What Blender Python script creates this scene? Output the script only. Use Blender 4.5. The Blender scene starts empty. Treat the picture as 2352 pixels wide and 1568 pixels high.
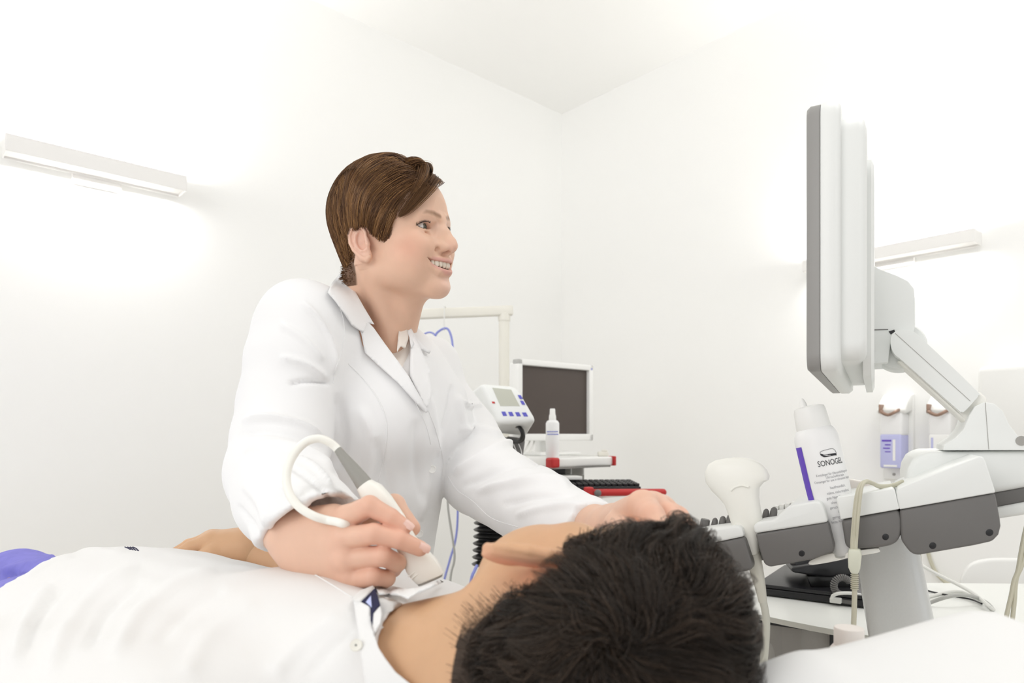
import bpy, bmesh, math, random
import numpy as np
from mathutils import Vector, Matrix

# ------------------------------------------------------------------ camera, world, lights, exposure
IMG_W, IMG_H, FOC, HOR = 2352.0, 1568.0, 1568.0, 1000.0     # picture size, focal length and horizon in pixels
EYE = 1.05                                                   # camera height above the floor
scene = bpy.context.scene
cam_data = bpy.data.cameras.new('camera')
cam_data.sensor_width = 36.0
cam_data.lens = 36.0 * FOC / IMG_W
cam_data.shift_y = (HOR - IMG_H / 2) / IMG_W
cam_data.clip_start = 0.02
cam_data.dof.use_dof = True
cam_data.dof.focus_distance = 0.98
cam_data.dof.aperture_fstop = 6.3
cam = bpy.data.objects.new('camera', cam_data)
cam.location = (0, 0, EYE)
cam.rotation_euler = (math.pi / 2, 0, 0)
scene.collection.objects.link(cam)
scene.camera = cam

world = bpy.data.worlds.new('daylight')
scene.world = world
world.use_nodes = True
world.node_tree.nodes['Background'].inputs[0].default_value = (1.0, 1.0, 1.0, 1)
world.node_tree.nodes['Background'].inputs[1].default_value = 1.0

def area_light(name, loc, target, sx, sy, power, color=(1, 1, 1)):
    l = bpy.data.lights.new(name, 'AREA'); l.shape = 'RECTANGLE'; l.size = sx; l.size_y = sy
    l.energy = power; l.color = color
    o = bpy.data.objects.new(name, l); scene.collection.objects.link(o)
    o.location = loc
    o.rotation_euler = (Vector(target) - Vector(loc)).to_track_quat('-Z', 'Y').to_euler()
    return o
area_light('added_key_light', (-1.9, -1.2, 2.2), (0.0, 1.0, 1.0), 1.8, 1.4, 24, (1.0, 1.0, 1.0))  # unseen key light added behind the camera for form shading; no window there
area_light('added_overhead_fill', (0.9, 0.9, 2.70), (0.7, 1.2, 0.9), 1.6, 1.2, 15, (1.0, 1.0, 0.99))  # unseen fill added under the ceiling to brighten the scene; no fitting there

vs = scene.view_settings
vs.view_transform = 'Standard'
vs.look = 'None'
vs.exposure = 0.0
vs.gamma = 1.0
vs.use_curve_mapping = False
scene.cycles.use_denoising = True
scene.cycles.max_bounces = 10
scene.cycles.diffuse_bounces = 7
scene.cycles.transparent_max_bounces = 12

rng = np.random.default_rng(7)

# ------------------------------------------------------------------ helpers
def P(px, py, d):
    """world point seen at picture position (px, py) at distance d along the view axis"""
    return np.array([(px - IMG_W / 2) / FOC * d, d, EYE - (py - HOR) / FOC * d])
def PX(p):
    p = np.asarray(p)
    return np.stack([IMG_W / 2 + p[..., 0] / p[..., 1] * FOC, HOR - (p[..., 2] - EYE) / p[..., 1] * FOC], -1)
def nrm(v):
    v = np.asarray(v, float); return v / np.linalg.norm(v)

def material(name, color, rough=0.5, metal=0.0, spec=0.5, attr=None, sss=0.0, sss_r=(0.012, 0.005, 0.003), bump=0.0, bscale=300.0,
             var=0.0, vscale=8.0, coat=0.0, trans=0.0, emit=0.0, ior=1.45, sheen=0.0, ani=None):
    m = bpy.data.materials.new(name); m.use_nodes = True
    nt = m.node_tree; b = nt.nodes['Principled BSDF']
    c = tuple(color) + (1.0,)
    b.inputs['Base Color'].default_value = c
    b.inputs['Roughness'].default_value = rough
    b.inputs['Metallic'].default_value = metal
    b.inputs['Specular IOR Level'].default_value = spec
    b.inputs['IOR'].default_value = ior
    b.inputs['Coat Weight'].default_value = coat
    b.inputs['Transmission Weight'].default_value = trans
    b.inputs['Sheen Weight'].default_value = sheen
    if sss:
        b.inputs['Subsurface Weight'].default_value = sss
        b.inputs['Subsurface Radius'].default_value = sss_r
        b.inputs['Subsurface Scale'].default_value = 1.0
    if emit:
        b.inputs['Emission Color'].default_value = c; b.inputs['Emission Strength'].default_value = emit
    src = None
    if attr:
        a = nt.nodes.new('ShaderNodeAttribute'); a.attribute_name = attr; src = a.outputs['Color']
    tc = nt.nodes.new('ShaderNodeTexCoord')
    if var:
        n = nt.nodes.new('ShaderNodeTexNoise'); n.inputs['Scale'].default_value = vscale; n.inputs['Detail'].default_value = 4
        nt.links.new(tc.outputs['Object'], n.inputs['Vector'])
        r = nt.nodes.new('ShaderNodeMapRange'); r.inputs['To Min'].default_value = 1 - var; r.inputs['To Max'].default_value = 1 + var
        nt.links.new(n.outputs['Fac'], r.inputs['Value'])
        mx = nt.nodes.new('ShaderNodeMix'); mx.data_type = 'RGBA'; mx.blend_type = 'MULTIPLY'; mx.inputs['Factor'].default_value = 1.0
        if src: nt.links.new(src, mx.inputs['A'])
        else: mx.inputs['A'].default_value = c
        nt.links.new(r.outputs['Result'], mx.inputs['B'])
        src = mx.outputs['Result']
    if src: nt.links.new(src, b.inputs['Base Color'])
    if bump:
        n = nt.nodes.new('ShaderNodeTexNoise'); n.inputs['Scale'].default_value = bscale; n.inputs['Detail'].default_value = 5
        nt.links.new(tc.outputs['Object'], n.inputs['Vector'])
        bp = nt.nodes.new('ShaderNodeBump'); bp.inputs['Strength'].default_value = bump; bp.inputs['Distance'].default_value = 0.001
        nt.links.new(n.outputs['Fac'], bp.inputs['Height']); nt.links.new(bp.outputs['Normal'], b.inputs['Normal'])
    return m

M = {}
M['wall'] = material('wall_paint', (0.925, 0.925, 0.91), 0.7, spec=0.2, bump=0.03, bscale=120)
M['ceiling'] = material('ceiling_paint', (0.925, 0.925, 0.91), 0.8, spec=0.1)
M['floor'] = material('floor_vinyl', (0.62, 0.58, 0.53), 0.4, var=0.05, vscale=3)
M['skin_f'] = material('fair_skin', (0.8, 0.6, 0.5), 0.45, spec=0.35, attr='Col', sss=0.12, bump=0.10, bscale=420, var=0.07, vscale=45)
M['skin_m'] = material('tan_skin', (0.7, 0.45, 0.3), 0.5, spec=0.3, attr='Col', sss=0.10, bump=0.12, bscale=380, var=0.07, vscale=40)
M['coat'] = material('white_cotton', (0.845, 0.845, 0.85), 0.85, spec=0.15, bump=0.06, bscale=1500)
M['shirt'] = material('white_shirt_cloth', (0.80, 0.795, 0.79), 0.9, spec=0.1, bump=0.08, bscale=1200)
M['blouse'] = material('cream_blouse_cloth', (0.82, 0.76, 0.70), 0.8, spec=0.2)
M['navy'] = material('navy_cloth', (0.035, 0.035, 0.075), 0.9, spec=0.1)
M['pale_blue'] = material('pale_blue_cloth', (0.55, 0.6, 0.9), 0.9, spec=0.1)
M['trouser'] = material('violet_blue_cloth', (0.24, 0.23, 0.62), 0.9, spec=0.1, var=0.12, vscale=60, bump=0.1, bscale=900)
M['hair_f'] = material('auburn_hair', (0.2, 0.09, 0.03), 0.42, spec=0.45, attr='Col')
M['hair_m'] = material('dark_hair', (0.02, 0.014, 0.01), 0.42, spec=0.4, attr='Col')
M['eye_white'] = material('eye_white', (0.86, 0.84, 0.82), 0.15, spec=0.6, attr='Col')
M['tooth'] = material('tooth_enamel', (0.85, 0.8, 0.68), 0.25, spec=0.5)
M['dark_mouth'] = material('mouth_dark', (0.06, 0.015, 0.012), 0.6)
M['lash'] = material('lash_dark', (0.025, 0.015, 0.012), 0.6)
M['shell'] = material('pale_grey_plastic', (0.80, 0.815, 0.80), 0.4, spec=0.4, bump=0.03, bscale=900)
M['shell_warm'] = material('warm_white_plastic', (0.84, 0.83, 0.78), 0.35, spec=0.4)
M['probe'] = material('ivory_plastic', (0.87, 0.865, 0.81), 0.32, spec=0.4)
M['dgrey'] = material('dark_grey_plastic', (0.155, 0.150, 0.145), 0.42, spec=0.4, bump=0.04, bscale=1200)
M['mgrey'] = material('mid_grey_plastic', (0.36, 0.35, 0.33), 0.45, spec=0.4)
M['bezel'] = material('bezel_grey_plastic', (0.30, 0.295, 0.285), 0.42, spec=0.4, bump=0.04, bscale=1200)
M['black'] = material('black_plastic', (0.012, 0.012, 0.014), 0.35, spec=0.5)
M['rubber'] = material('black_rubber', (0.008, 0.008, 0.008), 0.28, spec=0.6)
M['column'] = material('silver_paint', (0.66, 0.675, 0.67), 0.28, metal=0.25, spec=0.5, var=0.03, vscale=400)
M['white'] = material('white_plastic', (0.86, 0.86, 0.84), 0.35, spec=0.4)
M['cream'] = material('cream_enamel', (0.80, 0.78, 0.71), 0.4, spec=0.4)
M['desk'] = material('white_laminate', (0.86, 0.87, 0.84), 0.3, spec=0.4)
M['desk_edge'] = material('desk_edge_band', (0.62, 0.62, 0.57), 0.5)
M['red'] = material('red_plastic', (0.50, 0.03, 0.03), 0.35, spec=0.4)
M['screen'] = material('dark_screen', (0.085, 0.068, 0.06), 0.35, spec=0.3)
M['lcd'] = material('grey_green_lcd', (0.50, 0.51, 0.44), 0.3)
M['violet'] = material('violet_print', (0.13, 0.06, 0.50), 0.5)
M['blueprint'] = material('blue_print', (0.10, 0.10, 0.50), 0.5)
M['ink'] = material('black_ink', (0.02, 0.02, 0.025), 0.6)
M['ink_grey'] = material('grey_ink', (0.33, 0.33, 0.35), 0.6)
M['bottle'] = material('white_soft_plastic', (0.87, 0.87, 0.87), 0.35, spec=0.4, sss=0.1, sss_r=(0.01, 0.01, 0.01))
M['cable_c'] = material('khaki_cable', (0.55, 0.53, 0.42), 0.5)
M['cable_g'] = material('grey_cable', (0.42, 0.42, 0.40), 0.5)
M['cable_w'] = material('white_cable', (0.74, 0.74, 0.71), 0.5)
M['cable_b'] = material('blue_cable', (0.11, 0.15, 0.42), 0.4)
M['tube_b'] = material('pale_blue_tube', (0.26, 0.29, 0.66), 0.4)
M['brass'] = material('steel_lever', (0.33, 0.22, 0.17), 0.35, metal=0.6)
M['lavender'] = material('lavender_label', (0.52, 0.53, 0.80), 0.5)
M['lamp'] = material('lamp_enamel', (0.86, 0.85, 0.83), 0.5)
M['vinyl'] = material('white_vinyl', (0.81, 0.81, 0.805), 0.55, spec=0.3, bump=0.02, bscale=500)
M['glass'] = material('smoked_clear_plastic', (0.80, 0.78, 0.74), 0.08)
M['glass'].node_tree.nodes['Principled BSDF'].inputs['Alpha'].default_value = 0.22
M['taupe'] = material('taupe_plastic', (0.62, 0.57, 0.50), 0.5)
M['jar'] = material('pinkish_white_plastic', (0.80, 0.75, 0.71), 0.4)
M['steel'] = material('bright_steel', (0.65, 0.62, 0.58), 0.25, metal=1.0)
M['nail'] = material('nail', (0.80, 0.55, 0.48), 0.25, spec=0.5)

BASE = {}
def link(o, parent=None):
    scene.collection.objects.link(o)
    if parent is not None:
        o.parent = parent
def tag(o, label=None, cat=None, group=None, kind=None):
    if label: o['label'] = label
    if cat: o['category'] = cat
    if group: o['group'] = group
    if kind: o['kind'] = kind
    return o
def thing(name, base, label, cat, group=None):
    o = bpy.data.objects.new(name, None); o.empty_display_size = 0.05
    o.location = tuple(float(x) for x in base); BASE[o.as_pointer()] = np.array(base, float)
    link(o); return tag(o, label, cat, group)
def base_of(o):
    return BASE.get(o.as_pointer(), np.zeros(3)) if o is not None else np.zeros(3)

def mesh_obj(name, V, F, mat, parent=None, smooth=True, col=None, base=None, mats=None, midx=None):
    """link one mesh object from world-space arrays; F is (n,4)/(n,3) int array or a list of index lists"""
    V = np.asarray(V, float)
    b = base_of(parent) if parent is not None else (np.array(base, float) if base is not None else np.zeros(3))
    me = bpy.data.meshes.new(name)
    L = (V - b).astype(np.float32)
    if isinstance(F, np.ndarray):
        k = F.shape[1]; n = len(F)
        me.vertices.add(len(L)); me.vertices.foreach_set('co', L.ravel())
        me.loops.add(n * k); me.loops.foreach_set('vertex_index', F.astype(np.int32).ravel())
        me.polygons.add(n); me.polygons.foreach_set('loop_start', np.arange(0, n * k, k, dtype=np.int32))
        try: me.polygons.foreach_set('loop_total', np.full(n, k, dtype=np.int32))
        except Exception: pass
        me.update(calc_edges=True)
    else:
        me.from_pydata([tuple(map(float, v)) for v in L], [], [list(map(int, f)) for f in F]); me.update()
    me.polygons.foreach_set('use_smooth', np.full(len(me.polygons), bool(smooth)))
    for m in (mats or [mat]): me.materials.append(m)
    if midx is not None: me.polygons.foreach_set('material_index', np.asarray(midx, dtype=np.int32))
    if col is not None:
        ca = me.color_attributes.new('Col', 'FLOAT_COLOR', 'POINT')
        c4 = np.ones((len(V), 4), np.float32); c4[:, :3] = col
        ca.data.foreach_set('color', c4.ravel())
    o = bpy.data.objects.new(name, me)
    if parent is None and base is not None: o.location = tuple(map(float, b))
    BASE[o.as_pointer()] = b
    link(o, parent)
    return o

class MB:
    """collects simple shapes (world coordinates) into one mesh"""
    def __init__(s): s.bm = bmesh.new()
    def _take(s, bm2, bevel=0.0, seg=3, ang=30):
        if bevel > 0:
            bm2.normal_update()
            es = [e for e in bm2.edges if len(e.link_faces) == 2 and e.calc_face_angle(0) > math.radians(ang)]
            if es: bmesh.ops.bevel(bm2, geom=es, offset=bevel, segments=seg, profile=0.5, affect='EDGES', clamp_overlap=True)
        bmesh.ops.recalc_face_normals(bm2, faces=bm2.faces[:])
        me = bpy.data.meshes.new('tmp'); bm2.to_mesh(me); bm2.free(); s.bm.from_mesh(me); bpy.data.meshes.remove(me)
        return s
    def box(s, c, size, bevel=0.0, R=None, seg=3):
        b = bmesh.new(); bmesh.ops.create_cube(b, size=1.0)
        for v in b.verts:
            p = np.array(v.co) * np.array(size)
            if R is not None: p = R @ p
            v.co = Vector(p + np.array(c))
        return s._take(b, bevel, seg)
    def prism(s, pts, direction, bevel=0.0, seg=3, ang=30):
        """closed outline (n,3) swept along a vector"""
        b = bmesh.new(); d = Vector(direction)
        v0 = [b.verts.new(Vector(p)) for p in pts]; v1 = [b.verts.new(Vector(p) + d) for p in pts]
        n = len(pts)
        b.faces.new(v0[::-1]); b.faces.new(v1)
        for i in range(n): b.faces.new((v0[i], v0[(i + 1) % n], v1[(i + 1) % n], v1[i]))
        return s._take(b, bevel, seg, ang)
    def loft(s, rings, cap=True):
        b = bmesh.new(); R = [[b.verts.new(Vector(p)) for p in r] for r in rings]
        n = len(R[0])
        for a, c in zip(R[:-1], R[1:]):
            for i in range(n): b.faces.new((a[i], a[(i + 1) % n], c[(i + 1) % n], c[i]))
        if cap: b.faces.new(R[0][::-1]); b.faces.new(R[-1])
        return s._take(b)
    def lathe(s, origin, axis, prof, n=32, sx=1.0, sy=1.0, ref=(0, 1, 0)):
        """prof: list of (radius, height along axis)"""
        a = nrm(axis); r = np.array(ref, float)
        if abs(a @ r) > 0.95: r = np.array([1.0, 0, 0])
        u = nrm(np.cross(r, a)); w = np.cross(a, u); o = np.array(origin, float)
        rings = []
        for rad, h in prof:
            rad = max(rad, 1e-5)
            rings.append([o + a * h + u * math.cos(t) * rad * sx + w * math.sin(t) * rad * sy for t in np.linspace(0, 2 * math.pi, n, endpoint=False)])
        return s.loft(rings)
    def tube(s, pts, r, n=10, smooth=True, res=6):
        pts = [np.array(p, float) for p in pts]
        rr = list(r) if hasattr(r, '__len__') else [r] * len(pts)
        if smooth and len(pts) > 2: pts, rr = catmull(pts, rr, res)
        s.loft(tube_rings(pts, rr, n)); return s
    def ball(s, c, r, R=None, n=16):
        b = bmesh.new(); bmesh.ops.create_uvsphere(b, u_segments=n * 2, v_segments=n, radius=1.0)
        r = np.array(r if hasattr(r, '__len__') else [r] * 3)
        for v in b.verts:
            p = np.array(v.co) * r
            if R is not None: p = R @ p
            v.co = Vector(p + np.array(c))
        return s._take(b)
    def build(s, name, mat, parent=None, base=None, smooth=True, ang=35):
        me = bpy.data.meshes.new(name)
        b = base_of(parent) if parent is not None else (np.array(base, float) if base is not None else np.zeros(3))
        for v in s.bm.verts: v.co -= Vector(b)
        s.bm.to_mesh(me); s.bm.free()
        me.polygons.foreach_set('use_smooth', np.full(len(me.polygons), bool(smooth)))
        if smooth and ang: me.set_sharp_from_angle(angle=math.radians(ang))
        me.materials.append(mat)
        o = bpy.data.objects.new(name, me)
        if parent is None and base is not None: o.location = tuple(map(float, b))
        BASE[o.as_pointer()] = b
        link(o, parent); return o

def catmull(pts, rr, res=6, closed=False):
    P_ = [np.array(p, float) for p in pts]; out = []; ro = []; n = len(P_)
    for i in range(n if closed else n - 1):
        g = (lambda k: P_[k % n]) if closed else (lambda k: P_[min(max(k, 0), n - 1)])
        p0, p1, p2, p3 = g(i - 1), g(i), g(i + 1), g(i + 2)
        for j in range(res):
            t = j / res
            out.append(0.5 * ((2 * p1) + (-p0 + p2) * t + (2 * p0 - 5 * p1 + 4 * p2 - p3) * t * t + (-p0 + 3 * p1 - 3 * p2 + p3) * t ** 3))
            ro.append(rr[i] * (1 - t) + rr[(i + 1) % n] * t)
    if not closed: out.append(P_[-1]); ro.append(rr[-1])
    return out, ro
def tube_rings(pts, rr, n):
    rings = []; m = len(pts); prev = None
    for i in range(m):
        t = nrm(pts[min(i + 1, m - 1)] - pts[max(i - 1, 0)])
        if prev is None:
            a = np.array([0, 0, 1.0]) if abs(t[2]) < 0.9 else np.array([1.0, 0, 0])
            u = nrm(np.cross(t, a))
        else:
            u = nrm(prev - t * (prev @ t))
        w = np.cross(t, u); prev = u
        rings.append([pts[i] + rr[i] * (math.cos(q) * u + math.sin(q) * w) for q in np.linspace(0, 2 * math.pi, n, endpoint=False)])
    return rings
def rot(axis, deg):
    return np.array(Matrix.Rotation(math.radians(deg), 3, Vector(axis)))
def pxy(pts, d, dy=0.0):
    return [P(x, y, d) + np.array([0, dy, 0]) for x, y in pts]
def smooth_poly(pts, res=5, closed=True):
    q = [np.array([x, y, 0.0]) for x, y in pts]
    return [(a[0], a[1]) for a in catmull(q, [0] * len(q), res, closed)[0]]

# ------------------------------------------------------------------ implicit surfaces (smooth bodies)
class Vol:
    def __init__(s, lo, hi, h):
        s.lo = np.array(lo, float); s.h = h
        s.n = np.ceil((np.array(hi, float) - s.lo) / h).astype(int) + 1
        s.f = np.full(s.n, 1.0, np.float32)
        s.ax = [(s.lo[i] + h * np.arange(s.n[i])).astype(np.float32) for i in range(3)]
    def _sl(s, lo, hi):
        a = np.clip(np.floor((np.asarray(lo) - s.lo) / s.h).astype(int), 0, s.n)
        b = np.clip(np.ceil((np.asarray(hi) - s.lo) / s.h).astype(int) + 1, 0, s.n)
        if np.any(b <= a): return None
        sl = tuple(slice(a[i], b[i]) for i in range(3))
        return sl, s.ax[0][sl[0]][:, None, None], s.ax[1][sl[1]][None, :, None], s.ax[2][sl[2]][None, None, :]
    def op(s, prim, k=0.0, mode='add'):
        fn, lo, hi = prim
        m = k + 3 * s.h
        r = s._sl(np.asarray(lo) - m, np.asarray(hi) + m)
        if r is None: return s
        sl, X, Y, Z = r
        d = fn(X, Y, Z).astype(np.float32); f = s.f[sl]
        if mode == 'sub': d = -d
        k = max(k, 1e-6)
        hh = np.maximum(k - np.abs(f - d), 0) / k
        s.f[sl] = np.minimum(f, d) - hh * hh * k * 0.25 if mode == 'add' else np.maximum(f, d) + hh * hh * k * 0.25
        return s
    def add(s, prim, k=0.0): return s.op(prim, k, 'add')
    def sub(s, prim, k=0.0): return s.op(prim, k, 'sub')
    def clip(s, fn, k=0.0):
        """keep only where fn < 0"""
        d = fn(s.ax[0][:, None, None], s.ax[1][None, :, None], s.ax[2][None, None, :]).astype(np.float32)
        k = max(k, 1e-6); hh = np.maximum(k - np.abs(s.f - d), 0) / k
        s.f = np.maximum(s.f, d) + hh * hh * k * 0.25
        return s
    def chain(s, pts, rad, k=0.0, flat=None):
        for i in range(len(pts) - 1): s.add(cone(pts[i], pts[i + 1], rad[i], rad[i + 1], flat), k)
        return s
    def subchain(s, pts, rad, k=0.0):
        for i in range(len(pts) - 1): s.sub(cone(pts[i], pts[i + 1], rad[i], rad[i + 1]), k)
        return s
    def sample(s, p):
        q = (np.asarray(p) - s.lo) / s.h
        q = np.clip(q, 0, s.n - 1.001); i = q.astype(int); t = (q - i)
        f = s.f; r = 0
        for a in (0, 1):
            wa = t[:, 0] if a else 1 - t[:, 0]
            for b in (0, 1):
                wb = t[:, 1] if b else 1 - t[:, 1]
                for c in (0, 1):
                    wc = t[:, 2] if c else 1 - t[:, 2]
                    r = r + wa * wb * wc * f[i[:, 0] + a, i[:, 1] + b, i[:, 2] + c]
        return r
    def grad(s, p, e=None):
        e = e or s.h * 1.5
        g = np.stack([s.sample(p + np.eye(3)[i] * e) - s.sample(p - np.eye(3)[i] * e) for i in range(3)], -1)
        return g / (np.linalg.norm(g, axis=1, keepdims=True) + 1e-9)
    def mesh(s, smooth=2):
        V, F = surface_nets(s.f, s.lo, s.h)
        if smooth: V = taubin(V, F, smooth)
        return V, F

def ell(c, r, R=None):
    c = np.asarray(c, float); r = np.asarray(r, float)
    A = np.eye(3) if R is None else np.asarray(R).T      # R columns = local axes
    def fn(X, Y, Z):
        x, y, z = X - c[0], Y - c[1], Z - c[2]
        q = [A[i, 0] * x + A[i, 1] * y + A[i, 2] * z for i in range(3)]
        k0 = np.sqrt((q[0] / r[0]) ** 2 + (q[1] / r[1]) ** 2 + (q[2] / r[2]) ** 2)
        k1 = np.sqrt((q[0] / r[0] ** 2) ** 2 + (q[1] / r[1] ** 2) ** 2 + (q[2] / r[2] ** 2) ** 2) + 1e-6
        return k0 * (k0 - 1) / k1
    e = np.sqrt(((np.asarray(A).T * r) ** 2).sum(1)) if R is not None else r
    return fn, c - e, c + e
def ball(c, r): return ell(c, (r, r, r))
def cone(a, b, ra, rb, flat=None):
    """tapered capsule; flat=(normal, factor) squashes it along normal"""
    a = np.asarray(a, float); b = np.asarray(b, float); ab = b - a; L2 = ab @ ab + 1e-12
    def fn(X, Y, Z):
        x, y, z = X - a[0], Y - a[1], Z - a[2]
        t = np.clip((x * ab[0] + y * ab[1] + z * ab[2]) / L2, 0, 1)
        x, y, z = x - t * ab[0], y - t * ab[1], z - t * ab[2]
        q = x * x + y * y + z * z
        if flat is not None:
            n, s = flat; dn = x * n[0] + y * n[1] + z * n[2]
            q = q + dn * dn * (1 / (s * s) - 1)
        d = np.sqrt(q) - (ra + (rb - ra) * t)
        return d * (flat[1] if flat is not None and flat[1] < 1 else 1.0)
    m = max(ra, rb)
    return fn, np.minimum(a, b) - m, np.maximum(a, b) + m
def rbox(c, half, r, R=None):
    c = np.asarray(c, float); half = np.asarray(half, float)
    A = np.eye(3) if R is None else np.asarray(R).T
    def fn(X, Y, Z):
        x, y, z = X - c[0], Y - c[1], Z - c[2]
        q = [np.abs(A[i, 0] * x + A[i, 1] * y + A[i, 2] * z) - (half[i] - r) for i in range(3)]
        o = np.sqrt(sum(np.maximum(v, 0) ** 2 for v in q)); ins = np.minimum(np.maximum(np.maximum(q[0], q[1]), q[2]), 0)
        return o + ins - r
    e = np.abs(np.asarray(A).T) @ half
    return fn, c - e, c + e
def plane_cut(c, n):
    c = np.asarray(c, float); n = nrm(n)
    return lambda X, Y, Z: (X - c[0]) * n[0] + (Y - c[1]) * n[1] + (Z - c[2]) * n[2]

def surface_nets(f, lo, h):
    s = f < 0
    a = s[:-1, :-1, :-1]
    cnt = np.zeros(a.shape, np.uint8)
    offs = [(i, j, k) for i in (0, 1) for j in (0, 1) for k in (0, 1)]
    n = np.array(f.shape)
    for i, j, k in offs: cnt += s[i:n[0] - 1 + i, j:n[1] - 1 + j, k:n[2] - 1 + k]
    act = (cnt > 0) & (cnt < 8)
    idx = np.argwhere(act)
    cmap = np.full(act.shape, -1, np.int32); cmap[act] = np.arange(len(idx))
    val = np.stack([f[idx[:, 0] + i, idx[:, 1] + j, idx[:, 2] + k] for i, j, k in offs], 1)
    acc = np.zeros((len(idx), 3)); c = np.zeros(len(idx))
    O = np.array(offs, float)
    for p in range(8):
        for q in range(p + 1, 8):
            if np.abs(O[p] - O[q]).sum() != 1: continue
            cr = (val[:, p] < 0) != (val[:, q] < 0)
            t = val[cr, p] / (val[cr, p] - val[cr, q])
            acc[cr] += O[p] + t[:, None] * (O[q] - O[p]); c[cr] += 1
    V = lo + (idx + acc / c[:, None]) * h
    F = []
    for ax in range(3):
        b, d = [(1, 2), (2, 0), (0, 1)][ax]
        s0 = [slice(None)] * 3; s1 = [slice(None)] * 3
        s0[ax] = slice(0, n[ax] - 1); s1[ax] = slice(1, n[ax])
        A, B = s[tuple(s0)], s[tuple(s1)]
        e = np.argwhere(A != B)
        e = e[(e[:, b] > 0) & (e[:, d] > 0) & (e[:, b] < n[b] - 1) & (e[:, d] < n[d] - 1)]
        fl = A[e[:, 0], e[:, 1], e[:, 2]]
        def cell(db, dd):
            g = e.copy(); g[:, b] += db; g[:, d] += dd
            return cmap[g[:, 0], g[:, 1], g[:, 2]]
        q = np.stack([cell(-1, -1), cell(0, -1), cell(0, 0), cell(-1, 0)], 1)
        q[~fl] = q[~fl][:, ::-1]
        F.append(q[(q >= 0).all(1)])
    return V, np.concatenate(F)
def taubin(V, F, it=2, lam=0.5, mu=-0.52):
    k = F.shape[1]
    i = np.concatenate([F[:, a] for a in range(k)] + [F[:, (a + 1) % k] for a in range(k)])
    j = np.concatenate([F[:, (a + 1) % k] for a in range(k)] + [F[:, a] for a in range(k)])
    deg = np.bincount(i, minlength=len(V)).astype(float) + 1e-9
    for _ in range(it):
        for w in (lam, mu):
            m = np.stack([np.bincount(i, V[j, c], len(V)) for c in range(3)], 1) / deg[:, None]
            V = V + w * (m - V)
    return V
def vnormals(V, F):
    a, b, c, d = (V[F[:, i]] for i in range(4))
    n = np.cross(c - a, d - b); N = np.zeros_like(V)
    for i in range(4):
        for x in range(3): N[:, x] += np.bincount(F[:, i], n[:, x], len(V))
    return N / (np.linalg.norm(N, axis=1, keepdims=True) + 1e-12)
def join(parts):
    Vs, Fs, o = [], [], 0
    for V, F in parts: Vs.append(V); Fs.append(F + o); o += len(V)
    return np.concatenate(Vs), np.concatenate(Fs)
def seg_dist(p, poly):
    """distance of 2-D points to a polyline, and signed side, and parameter"""
    best = np.full(len(p), 1e9); side = np.zeros(len(p)); par = np.zeros(len(p))
    poly = np.asarray(poly, float); n = len(poly) - 1
    for i in range(n):
        a, b = poly[i], poly[i + 1]; ab = b - a
        t = np.clip(((p - a) @ ab) / (ab @ ab + 1e-9), 0, 1)
        q = p - a - t[:, None] * ab; d = np.hypot(q[:, 0], q[:, 1])
        u = d < best
        best[u] = d[u]; side[u] = np.sign(ab[0] * q[u, 1] - ab[1] * q[u, 0]); par[u] = (i + t[u]) / n
    return best, side, par
def wrinkle(V, N, folds):
    """raise or sink cloth along fold lines: (line in picture pixels, width px, height m[, one-sided])"""
    f = (N * (V - np.array([0, 0, EYE]))).sum(1) < 0
    idx = np.nonzero(f)[0]; q = PX(V[idx]); disp = np.zeros(len(idx))
    for fo in folds:
        line, w, amp = fo[0], fo[1], fo[2]
        d, sd, t = seg_dist(q, smooth_poly(line, 6, False))
        fade = np.clip(np.minimum(t, 1 - t) * 6, 0, 1) if len(fo) < 4 or fo[3] != 'open' else 1.0
        x = d / w
        g = np.exp(-x * x * 2)
        if len(fo) > 3 and fo[3] == 'step':
            g = np.where(sd > 0, np.exp(-x * 1.2), np.exp(-(x * 4) ** 2))
        disp += amp * g * fade
    V = V.copy(); V[idx] += N[idx] * disp[:, None]
    return V

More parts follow.
